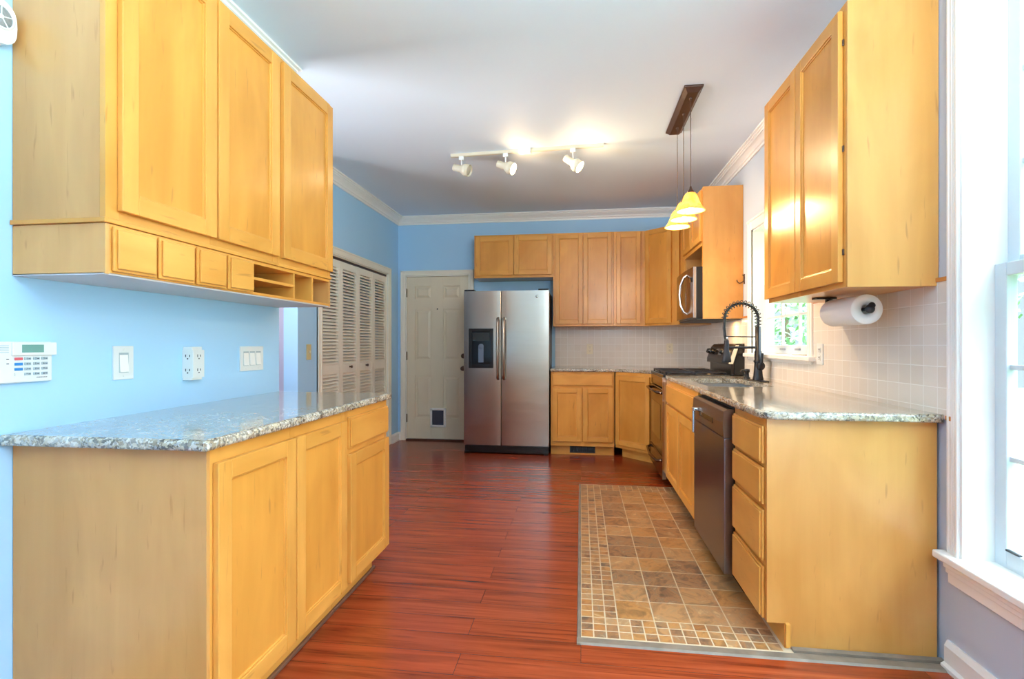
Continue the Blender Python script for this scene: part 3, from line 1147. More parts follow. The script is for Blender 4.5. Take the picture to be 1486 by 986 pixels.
for u in (2.252, 2.418):
    B(F).box(u - 0.006, u + 0.006, -dep + 0.01, -0.001, z0_ + 0.014, z1_ - 0.014).build('divider', [MZ], c, 0.0006)
B(F).box(1.950, 2.246, -dep + 0.01, -0.001, 1.440, 1.452).build('shelf', [MY], c, 0.0006)

# ================================================================ right run base
xf = 0.715
F = FR(xf, 0)
dep = XR - xf - 0.011
c = thing('drawer_base_cabinet', 'maple base cabinet with four stacked drawers and a broad plain end panel', 'cabinet', (1.0, 2.3, 0))
carcass(F, 2.118, 2.52, dep, 0.10, 0.884, c, MY, [(2.118, 2.15), (2.49, 2.52)], [(0.10, 0.115), (0.30, 0.33), (0.52, 0.55), (0.69, 0.71), (0.85, 0.884)])
b = B(F)
b.prism([(0, 0.883), (0, 0.095), (-0.075, 0.095), (-0.075, 0.0), (-dep, 0.0), (-dep, 0.883)], 2.105, 2.118, 'x')
b.build('end_panel', [ME2], c, 0.001)
for z0_, z1_ in ((0.705, 0.853), (0.545, 0.690), (0.325, 0.524), (0.100, 0.303)):
    drawer_front(F, 2.125, 2.505, z0_, z1_, c, MY)
B(F).box(2.10, 2.535, -0.078, -0.062, 0.0, 0.098).build('toe_kick', [MY], c)
B(F).box(2.088, 2.104, -0.080, -0.064, 0.012, 0.100).build('toe_block', [MZ], c, 0.001)

# dishwasher
dw = thing('dishwasher', 'dark stainless dishwasher between the sink doors and the drawer stack', 'dishwasher', (0.98, 2.86, 0))
B(F).box(2.535, 3.185, -dep, 0, 0.10, 0.872).build('tub', [DARK], dw)
B(F).box(2.535, 3.185, 0, 0.045, 0.085, 0.728).build('door', [STEELY], dw, 0.005)
b = B(F)
b.prism([(0.0, 0.732), (0.047, 0.732), (0.052, 0.80), (0.047, 0.856), (0.03, 0.866), (0.0, 0.868)], 2.533, 3.187, 'x', 0)
cp = b.build('control_panel', [STEELY], dw, 0.003)
B(F).box(2.72, 3.02, 0.048, 0.0535, 0.772, 0.800).build('grip_slot', [BLACK], cp, 0.001)
b = B(F)
b.box(3.035, 3.075, 0.05, 0.078, 0.790, 0.812)
b.box(3.055, 3.085, 0.064, 0.080, 0.665, 0.812)
b.build('latch_handle', [TRIMST], cp, 0.006)
B(F).box(2.54, 3.18, -0.06, -0.045, 0.0, 0.10).build('kick_plate', [BLACK], dw)

# sink base
c = thing('sink_base_cabinet', 'maple sink base cabinet with false drawer front over two doors', 'cabinet', (1.0, 3.77, 0))
F_s = FR(0.695, 0)
dps = XR - 0.695 - 0.011
b = B(F_s)
b.box(3.19, 4.338, -dps, -0.02, 0.10, 0.66)
b.box(3.19, 3.205, -dps, -0.02, 0.66, 0.884).box(4.323, 4.338, -dps, -0.02, 0.66, 0.884).box(3.205, 4.323, -dps, -dps + 0.012, 0.66, 0.884)
b.build('body', [ME], c)
b = B(F_s)
for a, d_ in ((3.19, 3.23), (3.72, 3.76), (4.24, 4.338)):
    b.box(a, d_, -0.02, 0, 0.10, 0.884, 0)
for a, d_ in ((3.23, 3.72), (3.76, 4.24)):
    for z0_, z1_ in ((0.10, 0.13), (0.69, 0.72), (0.85, 0.884)):
        b.box(a, d_, -0.02, -0.0005, z0_, z1_, 1)
b.build('face_frame', [MZ, MY], c)
drawer_front(F_s, 3.215, 4.245, 0.705, 0.855, c, MY, name='false_drawer_front')
cab_door(F_s, 3.215, 3.725, 0.115, 0.692, c, MY)
cab_door(F_s, 3.735, 4.245, 0.115, 0.692, c, MY)
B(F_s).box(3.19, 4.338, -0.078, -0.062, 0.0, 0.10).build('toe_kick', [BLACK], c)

# sink
sn = thing('kitchen_sink', 'stainless undermount sink set into the granite below the small window', 'sink', (0.97, 3.62, 0.69))
b = B()
x0, x1, y0, y1 = sk
zb, zt = 0.70, 0.883
t = 0.006
e = 0.004
ym = 3.60
b.box(x0 - e - t, x0 - e, y0 - e - t, y1 + e + t, zb, zt).box(x1 + e, x1 + e + t, y0 - e - t, y1 + e + t, zb, zt)
b.box(x0 - e, x1 + e, y0 - e - t, y0 - e, zb, zt).box(x0 - e, x1 + e, y1 + e, y1 + e + t, zb, zt)
b.box(x0 - e - t, x1 + e + t, y0 - e - t, y1 + e + t, zb - t, zb)
b.build('basin', [SINKST], sn, 0.002)
B().box(x0 - e, x1 + e, ym - 0.01, ym + 0.01, zb, zt - 0.07).build('bowl_divider', [SINKST], sn, 0.006)
for yc in (3.43, 3.79):
    b = B()
    b.lathe((0.97, yc, zb), [(0, 0.002), (0.03, 0.002), (0.042, 0.006), (0.045, 0)], 20)
    b.build('drain', [CHROME], sn)

# faucet
fx, fy = 1.232, 3.80
fc = thing('kitchen_faucet', 'tall black spring-neck kitchen faucet behind the sink', 'faucet', (fx, fy, CZ1))
b = B()
b.box(fx - 0.032, fx + 0.032, fy - 0.13, fy + 0.10, CZ1, CZ1 + 0.007)
b.build('deck_plate', [MATTE], fc, 0.004)
b = B()
b.lathe((fx, fy, CZ1 + 0.006), [(0.036, 0), (0.036, 0.01), (0.031, 0.03), (0.026, 0.09), (0.024, 0.12), (0.030, 0.125), (0.030, 0.135), (0.024, 0.14), (0.024, 0.20), (0.019, 0.205), (0.019, 0.375), (0.0, 0.378)], 20)
b.build('column', [MATTE], fc)
b = B()
b.lathe((fx, fy, CZ1 + 0.105), [(0, 0.042), (0.024, 0.042), (0.028, 0.036), (0.028, 0.02), (0.020, 0)], 16, 0, (0.35, -0.93, 0))
b.tube([(fx + 0.010, fy - 0.034, CZ1 + 0.12), (fx + 0.016, fy - 0.040, CZ1 + 0.195)], [0.011, 0.009], 10)
b.build('lever_handle', [MATTE], fc)
# neck hose following the arch
cxn, rad = fx - 0.112, 0.112
arch = [(fx, fy, CZ1 + 0.38)]
zc_ = CZ1 + 0.435
for i in range(0, 15):
    a = math.radians(0 + 180 * i / 14)
    arch.append((cxn + rad * cos(a), fy, zc_ + 0.006 + 0.104 * sin(a)))
arch += [(cxn - rad - 0.004, fy, zc_ - 0.06), (cxn - rad + 0.002, fy, zc_ - 0.12), (cxn - rad + 0.01, fy, zc_ - 0.155)]
b = B()
b.tube(arch, 0.0095, 10)
b.build('neck_hose', [BLACK], fc)
# spring coil over the arch
coil = []
pts = [Vector(p) for p in arch[:16]]
segl = [0]
for i in range(1, len(pts)):
    segl.append(segl[-1] + (pts[i] - pts[i - 1]).length)
turns, nn = 17, 17 * 14
for i in range(nn + 1):
    s_ = segl[-1] * i / nn
    j = max(q for q in range(len(segl)) if segl[q] <= s_ + 1e-9)
    j = min(j, len(pts) - 2)
    t_ = (s_ - segl[j]) / (segl[j + 1] - segl[j])
    p = pts[j].lerp(pts[j + 1], t_)
    tg = (pts[j + 1] - pts[j]).normalized()
    nrm = Vector((0, 1, 0))
    bn = tg.cross(nrm)
    a = 2 * pi * turns * i / nn
    coil.append(p + (nrm * cos(a) + bn * sin(a)) * 0.0205)
b = B()
b.tube(coil, 0.0030, 6)
b.build('spring', [MATTE], fc)
xs_ = cxn - rad + 0.012
b = B()
b.lathe((xs_, fy, 1.045), [(0, 0), (0.030, 0), (0.033, 0.008), (0.027, 0.05), (0.018, 0.085), (0.016, 0.15), (0.014, 0.16), (0, 0.162)], 20)
b.build('spray_head', [MATTE], fc)
b = B()
b.lathe((xs_, fy, 1.205), [(0, 0.0), (0.011, 0), (0.010, 0.02), (0, 0.022)], 14)
b.build('hose_nut', [CHROME], fc)
b = B()
b.tube([(fx, fy, 1.225), (xs_, fy, 1.228)], 0.004, 8)
b.build('thin_arm', [MATTE], fc)
b = B()
b.tube([(fx, fy, 1.150), (xs_, fy, 1.150)], 0.009, 10)
b.build('holder_arm', [MATTE], fc)

sd = thing('soap_dispenser', 'short black soap pump beside the kitchen faucet', 'soap dispenser', (1.228, 4.03, CZ1))
b = B()
b.lathe((1.228, 4.03, CZ1), [(0.024, 0), (0.024, 0.008), (0.016, 0.012), (0.014, 0.045), (0.020, 0.05), (0.020, 0.07), (0.0, 0.074)], 16)
b.build('pump_body', [MATTE], sd)
b = B()
b.tube([(1.228, 4.03, CZ1 + 0.062), (1.19, 4.02, CZ1 + 0.064), (1.178, 4.017, CZ1 + 0.05)], 0.006, 8)
b.build('spout', [MATTE], sd)

# ================================================================ range
rx0 = 0.675
rg = thing('kitchen_range', 'stainless gas range with black cooktop and slanted back console', 'range', (0.98, 4.73, 0))
ry0, ry1 = 4.352, 5.106
B().box(0.715, XR - 0.012, ry0, ry1, 0.06, 0.895).build('oven_body', [BLACK], rg, 0.003)
FRg = FR(0.715, 0)
B(FRg).box(ry0, ry1, 0, 0.05, 0.245, 0.80).build('oven_door', [MIRST], rg, 0.006)
od = bpy.data.objects[-1] if False else None
B(FRg).box(ry0 + 0.12, ry1 - 0.12, 0.05, 0.0515, 0.36, 0.66).build('oven_window', [OVENG], rg)
b = B(FRg)
pts = [(ry0 + 0.05, 0.05, 0.765), (ry0 + 0.07, 0.085, 0.77), ((ry0 + ry1) / 2, 0.10, 0.77), (ry1 - 0.07, 0.085, 0.77), (ry1 - 0.05, 0.05, 0.765)]
b.tube(pts, 0.012, 10)
b.build('oven_handle', [MIRST], rg)
B(FRg).box(ry0, ry1, 0, 0.04, 0.808, 0.895).build('vent_panel', [MIRST], rg, 0.004)
B(FRg).box(ry0, ry1, 0, 0.05, 0.06, 0.238).build('warming_drawer', [MIRST], rg, 0.006)
b = B(FRg)
pts = [(ry0 + 0.05, 0.05, 0.205), (ry0 + 0.07, 0.085, 0.198), ((ry0 + ry1) / 2, 0.105, 0.19), (ry1 - 0.07, 0.085, 0.198), (ry1 - 0.05, 0.05, 0.205)]
b.tube(pts, 0.012, 10)
b.build('drawer_handle', [MIRST], rg)
B().box(0.664, 0.694, ry0 - 0.003, ry0, 0.06, 0.90).build('side_trim', [TRIMST], rg)
B().box(0.672, 1.20, ry0, ry1, 0.896, 0.922).build('cooktop', [BLACK], rg, 0.004)
for yc in (4.53, 4.92):
    for xc in (0.80, 1.06):
        b = B()
        b.lathe((xc, yc, 0.922), [(0, 0.014), (0.03, 0.013), (0.042, 0.006), (0.05, 0)], 20)
        b.build('burner', [MATTE], rg)
for y0_, y1_ in ((4.38, 4.72), (4.74, 5.08)):
    b = B()
    for xx in (0.70, 0.93, 1.17):
        b.box(xx - 0.006, xx + 0.006, y0_, y1_, 0.932, 0.944)
    for yy in (y0_ + 0.006, (y0_ + y1_) / 2, y1_ - 0.006):
        b.box(0.694, 1.176, yy - 0.006, yy + 0.006, 0.932, 0.944)
    for xx in (0.70, 0.93, 1.17):
        for yy in (y0_ + 0.006, y1_ - 0.006):
            b.box(xx - 0.006, xx + 0.006, yy - 0.006, yy + 0.006, 0.9215, 0.934)
    b.build('grate', [MATTE], rg, 0.002)
GREYST = steel('smoky_steel', srgb(74, 66, 62), 0.34, 'y')
b = B()
b.prism([(1.238, 0.922), (XR - 0.012, 0.922), (XR - 0.012, 1.178), (1.290, 1.178), (1.278, 1.165), (1.238, 1.02)], ry0 + 0.02, ry1 - 0.02, 'y')
b.build('backguard', [BLACK], rg, 0.003)
b = B()
b.prism([(1.190, 1.008), (1.188, 1.045), (1.228, 1.150), (1.252, 1.174), (1.288, 1.174), (1.24, 1.008)], ry0 + 0.03, ry1 - 0.02, 'y')
con = b.build('console', [GREYST], rg, 0.006)
B().box(1.215, 1.237, ry0 + 0.035, ry1 - 0.03, 0.925, 1.01).build('riser', [GREYST], rg)
b = B()
b.prism([(1.192, 1.012), (1.240, 1.155), (1.250, 1.165), (1.268, 1.165), (1.222, 1.012)], ry0 + 0.010, ry0 + 0.032, 'y')
b.build('console_end_cap', [IVORY], rg, 0.003)
for yy in (4.50, 4.60, 4.90, 5.00, 5.05):
    b = B()
    b.lathe((1.211, yy, 1.105), [(0, 0.034), (0.018, 0.034), (0.021, 0.028), (0.022, 0.0)], 16, 0, (-0.94, 0, 0.33))
    b.build('knob', [BLACK if yy != 4.50 else TRIMST], con)
B().add([(1.1985, 4.66, 1.072), (1.1985, 4.84, 1.072), (1.2205, 4.84, 1.135), (1.2205, 4.66, 1.135),
         (1.2045, 4.66, 1.072), (1.2045, 4.84, 1.072), (1.2260, 4.84, 1.135), (1.2260, 4.66, 1.135)],
        [(0, 1, 2, 3), (7, 6, 5, 4), (0, 4, 5, 1), (1, 5, 6, 2), (2, 6, 7, 3), (3, 7, 4, 0)]).build('clock_display', [OVENG], con)

# ================================================================ back base cabinets
F = FB(0, 5.44)
c = thing('base_cabinet', 'maple base cabinet with a wide drawer over two doors next to the refrigerator', 'cabinet', (0.02, 5.74, 0))
carcass(F, -0.316, 0.345, 0.598, 0.10, 0.884, c, MX, [(-0.316, -0.28), (0.0, 0.035), (0.31, 0.345)], [(0.10, 0.165), (0.70, 0.74), (0.85, 0.884)])
drawer_front(F, -0.297, 0.331, 0.735, 0.858, c, MX)
cab_door(F, -0.297, 0.008, 0.150, 0.712, c, MX, fw=0.05)
cab_door(F, 0.020, 0.331, 0.150, 0.712, c, MX, fw=0.05)
B(F).box(-0.316, 0.345, -0.075, -0.06, 0.0, 0.10).build('toe_kick', [MX], c)
vt = thing('floor_register', 'black louvred floor register set in the toe kick', 'vent', (0.02, 5.49, 0.05))
B(FB(0, 5.499)).box(-0.118, 0.150, 0.0, 0.004, 0.018, 0.096).build('frame', [DARK], vt, 0.001)
b = B(FB(0, 5.495))
for i in range(22):
    u = -0.098 + i * 0.0108
    b.box(u, u + 0.006, 0.0, 0.005, 0.032, 0.082)
b.build('louvers', [BLACK], vt)
c = thing('corner_base_cabinet', 'diagonal one-door maple corner base cabinet beside the range', 'cabinet', (0.55, 5.35, 0))
b = B()
b.prism([(0.375, 5.462), (0.732, 5.122), (XR - 0.012, 5.122), (XR - 0.012, YB - 0.012), (0.375, YB - 0.012)], 0.10, 0.884, 'z')
b.build('body', [ME], c)
FDi = FD(0.358, 5.44)
Ld = 0.325 / q2
b = B(FDi)
b.box(0.0, 0.04, -0.018, 0, 0.10, 0.884, 0).box(Ld - 0.03, Ld, -0.018, 0, 0.10, 0.884, 0)
b.box(0.04, Ld - 0.03, -0.018, -0.001, 0.10, 0.165, 1).box(0.04, Ld - 0.03, -0.018, -0.001, 0.84, 0.884, 1)
b.build('face_frame', [MZ, MX], c)
cab_door(FDi, 0.012, Ld - 0.018, 0.135, 0.850, c, MX, fw=0.05)
B(FDi).box(0.03, Ld + 0.0, -0.085, -0.070, 0.0, 0.10).build('toe_kick', [MX], c)

# ================================================================ back wall cabinets
YU = 5.72
F = FB(0, YU)
DU = YB - YU - 0.002
ZU0, ZU1 = 1.372, 2.405
c = thing('wall_cabinet', 'short two-door maple wall cabinet over the refrigerator', 'cabinet', (-0.75, 5.88, 1.92))
carcass(F, -1.200, -0.306, DU, 1.920, ZU1, c, MX, [(-1.200, -1.165), (-0.76, -0.73), (-0.340, -0.306)], [(1.92, 1.955), (2.37, ZU1)])
cab_door(F, -1.180, -0.750, 1.950, 2.385, c, MX, fw=0.052)
cab_door(F, -0.742, -0.318, 1.950, 2.385, c, MX, fw=0.052)
c = thing('wall_cabinet', 'full-height two-door maple wall cabinet next to the refrigerator', 'cabinet', (0.02, 5.88, 1.38))
carcass(F, -0.305, 0.355, DU, ZU0, ZU1, c, MX, [(-0.305, -0.27), (0.01, 0.04), (0.32, 0.355)], [(ZU0, 1.405), (2.37, ZU1)])
cab_door(F, -0.283, 0.018, 1.396, 2.385, c, MX, fw=0.045)
cab_door(F, 0.028, 0.333, 1.396, 2.385, c, MX, fw=0.045)
c = thing('wall_cabinet', 'narrow one-door maple wall cabinet between the two-door and the diagonal one', 'cabinet', (0.51, 5.88, 1.38))
carcass(F, 0.356, 0.690, DU, ZU0, ZU1, c, MX, [(0.356, 0.39), (0.63, 0.690)], [(ZU0, 1.405), (2.37, ZU1)])
cab_door(F, 0.383, 0.640, 1.396, 2.385, c, MX, fw=0.045)
c = thing('corner_wall_cabinet', 'diagonal maple corner wall cabinet beside the microwave', 'cabinet', (0.95, 5.7, 1.38))
b = B()
b.prism([(0.691, 5.745), (1.0, 5.435), (XR - 0.012, 5.435), (XR - 0.012, YB - 0.012), (0.691, YB - 0.012)], ZU0, ZU1, 'z')
b.build('body', [ME], c)
FDu = FD(0.693, YU)
Lu = 0.30 / q2
b = B(FDu)
b.box(0, 0.04, -0.018, 0, ZU0, ZU1, 0).box(Lu - 0.09, Lu, -0.018, 0, ZU0, ZU1, 0)
b.box(0.04, Lu - 0.09, -0.018, -0.001, ZU0, 1.41, 1).box(0.04, Lu - 0.09, -0.018, -0.001, 2.37, ZU1, 1)
b.build('face_frame', [MZ, MX], c)
cab_door(FDu, 0.012, Lu - 0.085, 1.396, 2.40, c, MX, fw=0.05)

# over-range cabinet and its tall end panel
xo = 1.006
F = FR(xo, 0)
dpo = XR - xo - 0.002
c = thing('wall_cabinet', 'two-door maple wall cabinet with open recess above the microwave and a tall end panel', 'cabinet', (1.16, 4.85, 1.38))
B(F).box(4.438, 4.452, -dpo, 0.0, 1.385, 2.485).build('end_panel', [ME2], c, 0.001)
B(F).box(4.453, 5.43, -dpo, -0.018, 2.0, 2.482).build('body', [ME], c)
b = B(F)
b.box(4.452, 4.475, -0.018, 0.0, 1.385, 2.482, 0)
b.box(5.215, 5.43, -0.018, 0.0, 1.385, 2.482, 0)
b.box(4.475, 5.215, -0.018, -0.001, 2.0, 2.05, 1).box(4.475, 5.215, -0.018, -0.001, 2.45, 2.482, 1)
b.build('face_frame', [MZ, MY], c, 0.001)
B(F).box(5.215, 5.43, -dpo, -0.018, 1.385, 2.0).build('side_filler', [ME], c)
B(F).box(4.475, 5.215, -dpo, -dpo + 0.012, 1.80, 2.0).build('recess_back', [MI], c)
cab_door(F, 4.470, 4.840, 2.035, 2.462, c, MY, fw=0.05)
cab_door(F, 4.848, 5.222, 2.035, 2.462, c, MY, fw=0.05)

# microwave
mw = thing('microwave', 'stainless over-range microwave with bowed silver handle and black sides', 'microwave', (1.12, 4.84, 1.385))
y0m, y1m = 4.455, 5.213
B().box(0.955, XR - 0.012, y0m, y1m, 1.39, 1.822).build('case', [BLACK], mw, 0.003)
FM = FR(0.955, 0)
b = B(FM)
b.prism([(y0m + 0.012, 0.0), (y0m + 0.012, 0.022), ((y0m * 3 + y1m) / 4, 0.034), ((y0m + y1m) / 2, 0.038), ((y0m + 3 * y1m) / 4, 0.034), (y1m, 0.020), (y1m, 0.0)], 1.40, 1.822, 'z')
b.build('door', [MIRST], mw, 0.003)
B(FM).box(y0m, y0m + 0.014, 0, 0.024, 1.395, 1.822).build('edge_trim', [TRIMST], mw, 0.002)
b = B(FM)
b.prism([(y0m + 0.25, 0.030), (y0m + 0.25, 0.0365), ((y0m + y1m) / 2 + 0.04, 0.0392), (y1m - 0.08, 0.029), (y1m - 0.08, 0.020)], 1.475, 1.755, 'z')
b.build('door_window', [OVENG], mw)
b = B(FM)
hy = 4.66
b.tube([(hy, 0.034, 1.775), (hy, 0.062, 1.755), (hy + 0.02, 0.085, 1.69), (hy + 0.028, 0.092, 1.605), (hy + 0.02, 0.085, 1.52), (hy, 0.062, 1.455), (hy, 0.034, 1.435)], 0.011, 10)
b.build('handle', [TRIMST], mw)
b = B(FM)
b.box(y0m + 0.05, y0m + 0.16, 0.020, 0.0305, 1.70, 1.74)
b.build('display', [OVENG], mw)
B().box(0.96, XR - 0.02, y0m + 0.01, y1m - 0.01, 1.378, 1.390).build('vent_grille', [DARK], mw)
area('cooktop_lamp', (1.20, 4.60, 1.372), (0, 0, 0), 0.10, 0.06, 1.6, (1.0, 0.55, 0.2))

# ================================================================ wall cabinet beside the big window
xr_ = 1.007
F = FR(xr_, 0)
dpr = XR - xr_ - 0.002
c = thing('wall_cabinet', 'two-door maple wall cabinet with a broad shiny end panel over the paper towel roll', 'cabinet', (1.16, 2.5, 1.39))
carcass(F, 2.124, 2.935, dpr, 1.395, 2.487, c, MY, [(2.124, 2.155), (2.53, 2.56), (2.90, 2.935)], [(1.395, 1.44), (2.45, 2.487)])
B(F).box(2.110, 2.124, -dpr, 0.0, 1.392, 2.487).build('end_panel', [ME2], c, 0.001)
cab_door(F, 2.140, 2.540, 1.415, 2.465, c, MY, fw=0.055)
cab_door(F, 2.548, 2.945, 1.415, 2.465, c, MY, fw=0.055)
for zz in (1.53, 1.93, 2.34):
    B(F).box(2.132, 2.140, 0.0, 0.006, zz - 0.012, zz + 0.012).build('hinge', [BRONZE], c, 0.002)

# paper towel
ph = thing('paper_towel_holder', 'black under-cabinet paper towel holder with end knob', 'holder', (1.165, 2.45, 1.39))
b = B()
b.box(1.10, 1.19, 2.585, 2.64, 1.386, 1.394)
b.box(1.150, 1.180, 2.605, 2.618, 1.305, 1.390)
b.build('mount', [MATTE], ph, 0.002)
b = B()
b.tube([(1.165, 2.262, 1.318), (1.165, 2.63, 1.318)], 0.007, 10)
b.build('rod', [MATTE], ph)
b = B()
b.lathe((1.165, 2.262, 1.318), [(0, -0.012), (0.014, -0.010), (0.019, 0.0), (0.014, 0.012), (0, 0.014)], 16, 0, (0, 1, 0))
b.lathe((1.172, 2.262, 1.332), [(0, -0.010), (0.010, -0.008), (0.014, 0.0), (0.010, 0.010), (0, 0.012)], 14, 0, (0, 1, 0))
b.build('end_knob', [MATTE], ph)
b = B()
b.lathe((1.165, 2.285, 1.318), [(0.022, 0), (0.060, 0), (0.062, 0.003), (0.062, 0.277), (0.060, 0.28), (0.022, 0.28)], 40, 0, (0, 1, 0), closed=True)
tag(b.build('paper_towel_roll', [PAPER]), 'white paper towel roll hanging under the wall cabinet', 'paper towel')

# hook beside the small window
b = B()
b.box(1.3175, 1.3245, 4.398, 4.412, 1.665, 1.745)
b.tube([(1.318, 4.405, 1.735), (1.305, 4.405, 1.74)], 0.004, 8)
b.tube([(1.317, 4.405, 1.69), (1.30, 4.405, 1.675), (1.282, 4.405, 1.672), (1.268, 4.405, 1.684), (1.264, 4.405, 1.70)], 0.0045, 8)
tag(b.build('wall_hook', [BRONZE]), 'small dark wall hook beside the window casing', 'hook')

# soap dish on the sill
b = B()
b.box(1.33, 1.385, 3.30, 3.47, 1.1005, 1.106)
b.box(1.33, 1.385, 3.30, 3.306, 1.106, 1.112).box(1.33, 1.385, 3.464, 3.47, 1.106, 1.112).box(1.33, 1.336, 3.306, 3.464, 1.106, 1.112).box(1.379, 1.385, 3.306, 3.464, 1.106, 1.112)
tag(b.build('soap_tray', [plain('tan_ceramic', srgb(190, 170, 158), 0.4)], None, 0.002), 'flat tan tray lying on the small window sill', 'tray')


# ================================================================ refrigerator
fr_ = thing('refrigerator', 'side-by-side stainless refrigerator with a black ice and water dispenser', 'refrigerator', (-0.79, 5.72, 0))
YFf = 5.40
X0, X1, XS = -1.248, -0.332, -0.842
B().box(X0 + 0.006, X1 - 0.006, YFf + 0.065, 6.03, 0.035, 1.738).build('body', [plain('dark_grey_side', srgb(70, 68, 70), 0.4)], fr_, 0.004)
F = FB(0, YFf)


def fdoor(u0, u1, nm):
    b = B(F)
    n = 10
    poly = [(u0, -0.06)]
    for i in range(n + 1):
        t = i / n
        poly.append((u0 + (u1 - u0) * t, -0.003 + 0.003 * (1 - (2 * t - 1) ** 4)))
    poly.append((u1, -0.06))
    b.prism(poly, 0.095, 1.742, 'z', 0, False)
    return b.build(nm, [STEEL], fr_, 0.003)


fdl = fdoor(X0, XS - 0.003, 'freezer_door')
fdoor(XS + 0.003, X1, 'fridge_door')
for xh, s_ in ((-0.872, -1), (-0.808, 1)):
    b = B(F)
    b.tube([(xh, 0.0, 1.448), (xh, 0.035, 1.440), (xh, 0.052, 1.40), (xh, 0.060, 1.125), (xh, 0.052, 0.85), (xh, 0.035, 0.812), (xh, 0.0, 0.804)], [0.016, 0.017, 0.015, 0.014, 0.015, 0.017, 0.016], 12)
    b.build('handle', [plain('handle_steel', srgb(170, 160, 150), 0.25, 1.0)], fr_)
dsp = B(F)
a0, a1, c0, c1 = -1.192, -0.925, 0.918, 1.340
dsp.box(a0, a0 + 0.030, -0.004, 0.010, c0, c1).box(a1 - 0.030, a1, -0.004, 0.010, c0, c1)
dsp.box(a0 + 0.03, a1 - 0.03, -0.004, 0.010, c1 - 0.03, c1).box(a0 + 0.03, a1 - 0.03, -0.004, 0.010, c0, c0 + 0.04)
dsp = dsp.build('dispenser', [BLACK], fr_, 0.003)
B(F).box(a0 + 0.03, a1 - 0.03, -0.002, 0.003, c0 + 0.04, c1 - 0.03).build('dispenser_recess', [plain('black_gloss', srgb(10, 10, 12), 0.12)], dsp)
b = B(F)
b.box(a0 + 0.04, a1 - 0.04, 0.003, 0.008, c1 - 0.13, c1 - 0.045)
b.build('dispenser_display', [plain('smoked_panel', srgb(60, 62, 60), 0.15, 0.4)], dsp)
b = B(F)
b.lathe(((a0 + a1) / 2, 0.004, c0 + 0.23), [(0, 0.008), (0.028, 0.006), (0.03, 0)], 16, 0, (0, 1, 0))
b.box((a0 + a1) / 2 - 0.028, (a0 + a1) / 2 + 0.028, 0.003, 0.010, c0 + 0.06, c0 + 0.23)
b.build('dispenser_paddle', [plain('blue_grey_paddle', srgb(96, 112, 132), 0.2)], dsp)
B(F).box(X0 + 0.01, X1 - 0.005, -0.055, -0.01, 0.012, 0.088).build('base_grille', [BLACK], fr_, 0.003)
for xx in (X0 + 0.03, X1 - 0.03):
    B(F).box(xx - 0.025, xx + 0.025, -0.05, 0.0, 0.0, 0.03).build('foot', [BLACK], fr_, 0.004)
for xx, w_ in ((X0 + 0.06, 0.055), (X1 - 0.06, 0.055)):
    B().box(xx - w_, xx + w_, YFf + 0.0, YFf + 0.10, 1.743, 1.758).build('hinge_cover', [BLACK], fr_, 0.004)
# round badge with its small dark mark
b = B(F)
bx, bz = -0.462, 1.678
b.lathe((bx, 0.0, bz), [(0.0, 0.0015), (0.014, 0.0015), (0.0145, 0)], 20, 0, (0, 1, 0))
b.box(bx - 0.008, bx - 0.005, 0.0015, 0.003, bz - 0.008, bz + 0.008, 1)
b.box(bx - 0.005, bx + 0.006, 0.0015, 0.003, bz - 0.008, bz - 0.005, 1)
b.box(bx - 0.002, bx + 0.006, 0.0015, 0.003, bz + 0.001, bz + 0.004, 1)
b.build('badge', [TRIMST, INK], fr_)

# ================================================================ switches, outlets, keypad, sounder
FWl = FL(XL, 0)


def slots(b, u, z, m, d=0.0):
    b.box(u - 0.009, u - 0.006, d, d + 0.001, z - 0.002, z + 0.009, m)
    b.box(u + 0.006, u + 0.009, d, d + 0.001, z - 0.001, z + 0.008, m)
    b.box(u - 0.0025, u + 0.0025, d, d + 0.001, z - 0.011, z - 0.006, m)


def screw(b, u, z, d, m):
    b.lathe((u, d, z), [(0, 0.0012), (0.003, 0.001), (0.0035, 0)], 10, m, (0, 1, 0))


s1 = thing('light_switch', 'single white rocker light switch beside the alarm keypad', 'light switch', (XL, 1.648, 1.107))
b = B(FWl)
b.box(1.607, 1.689, 0, 0.007, 1.047, 1.168)
screw(b, 1.648, 1.155, 0.007, 0); screw(b, 1.648, 1.060, 0.007, 0)
b.build('plate', [WHITE], s1, 0.002)
b = B(FWl)
b.prism([(0.006, 1.074), (0.012, 1.074), (0.009, 1.107), (0.007, 1.141), (0.006, 1.141)], 1.631, 1.665, 'x')
b.build('rocker', [TRIM], s1, 0.001)
B(FWl).box(1.6285, 1.6675, 0.0060, 0.0073, 1.0715, 1.1435).build('rocker_gap_shade', [GREYP], s1)  # grey backing drawn in as the shade around the rocker

s3 = thing('light_switch', 'white triple rocker switch plate near the passage opening', 'light switch', (XL, 2.378, 1.10))
b = B(FWl)
b.box(2.288, 2.468, 0, 0.007, 1.042, 1.163)
for u in (2.330, 2.378, 2.426):
    screw(b, u, 1.151, 0.007, 0); screw(b, u, 1.054, 0.007, 0)
b.build('plate', [WHITE], s3, 0.002)
for u in (2.330, 2.378, 2.426):
    b = B(FWl)
    b.prism([(0.006, 1.070), (0.0125, 1.070), (0.009, 1.103), (0.007, 1.136), (0.006, 1.136)], u - 0.018, u + 0.018, 'x')
    b.build('rocker', [TRIM], s3, 0.001)
    B(FWl).box(u - 0.0200, u + 0.0200, 0.0060, 0.0073, 1.068, 1.138).build('rocker_gap_shade', [GREYP], s3)

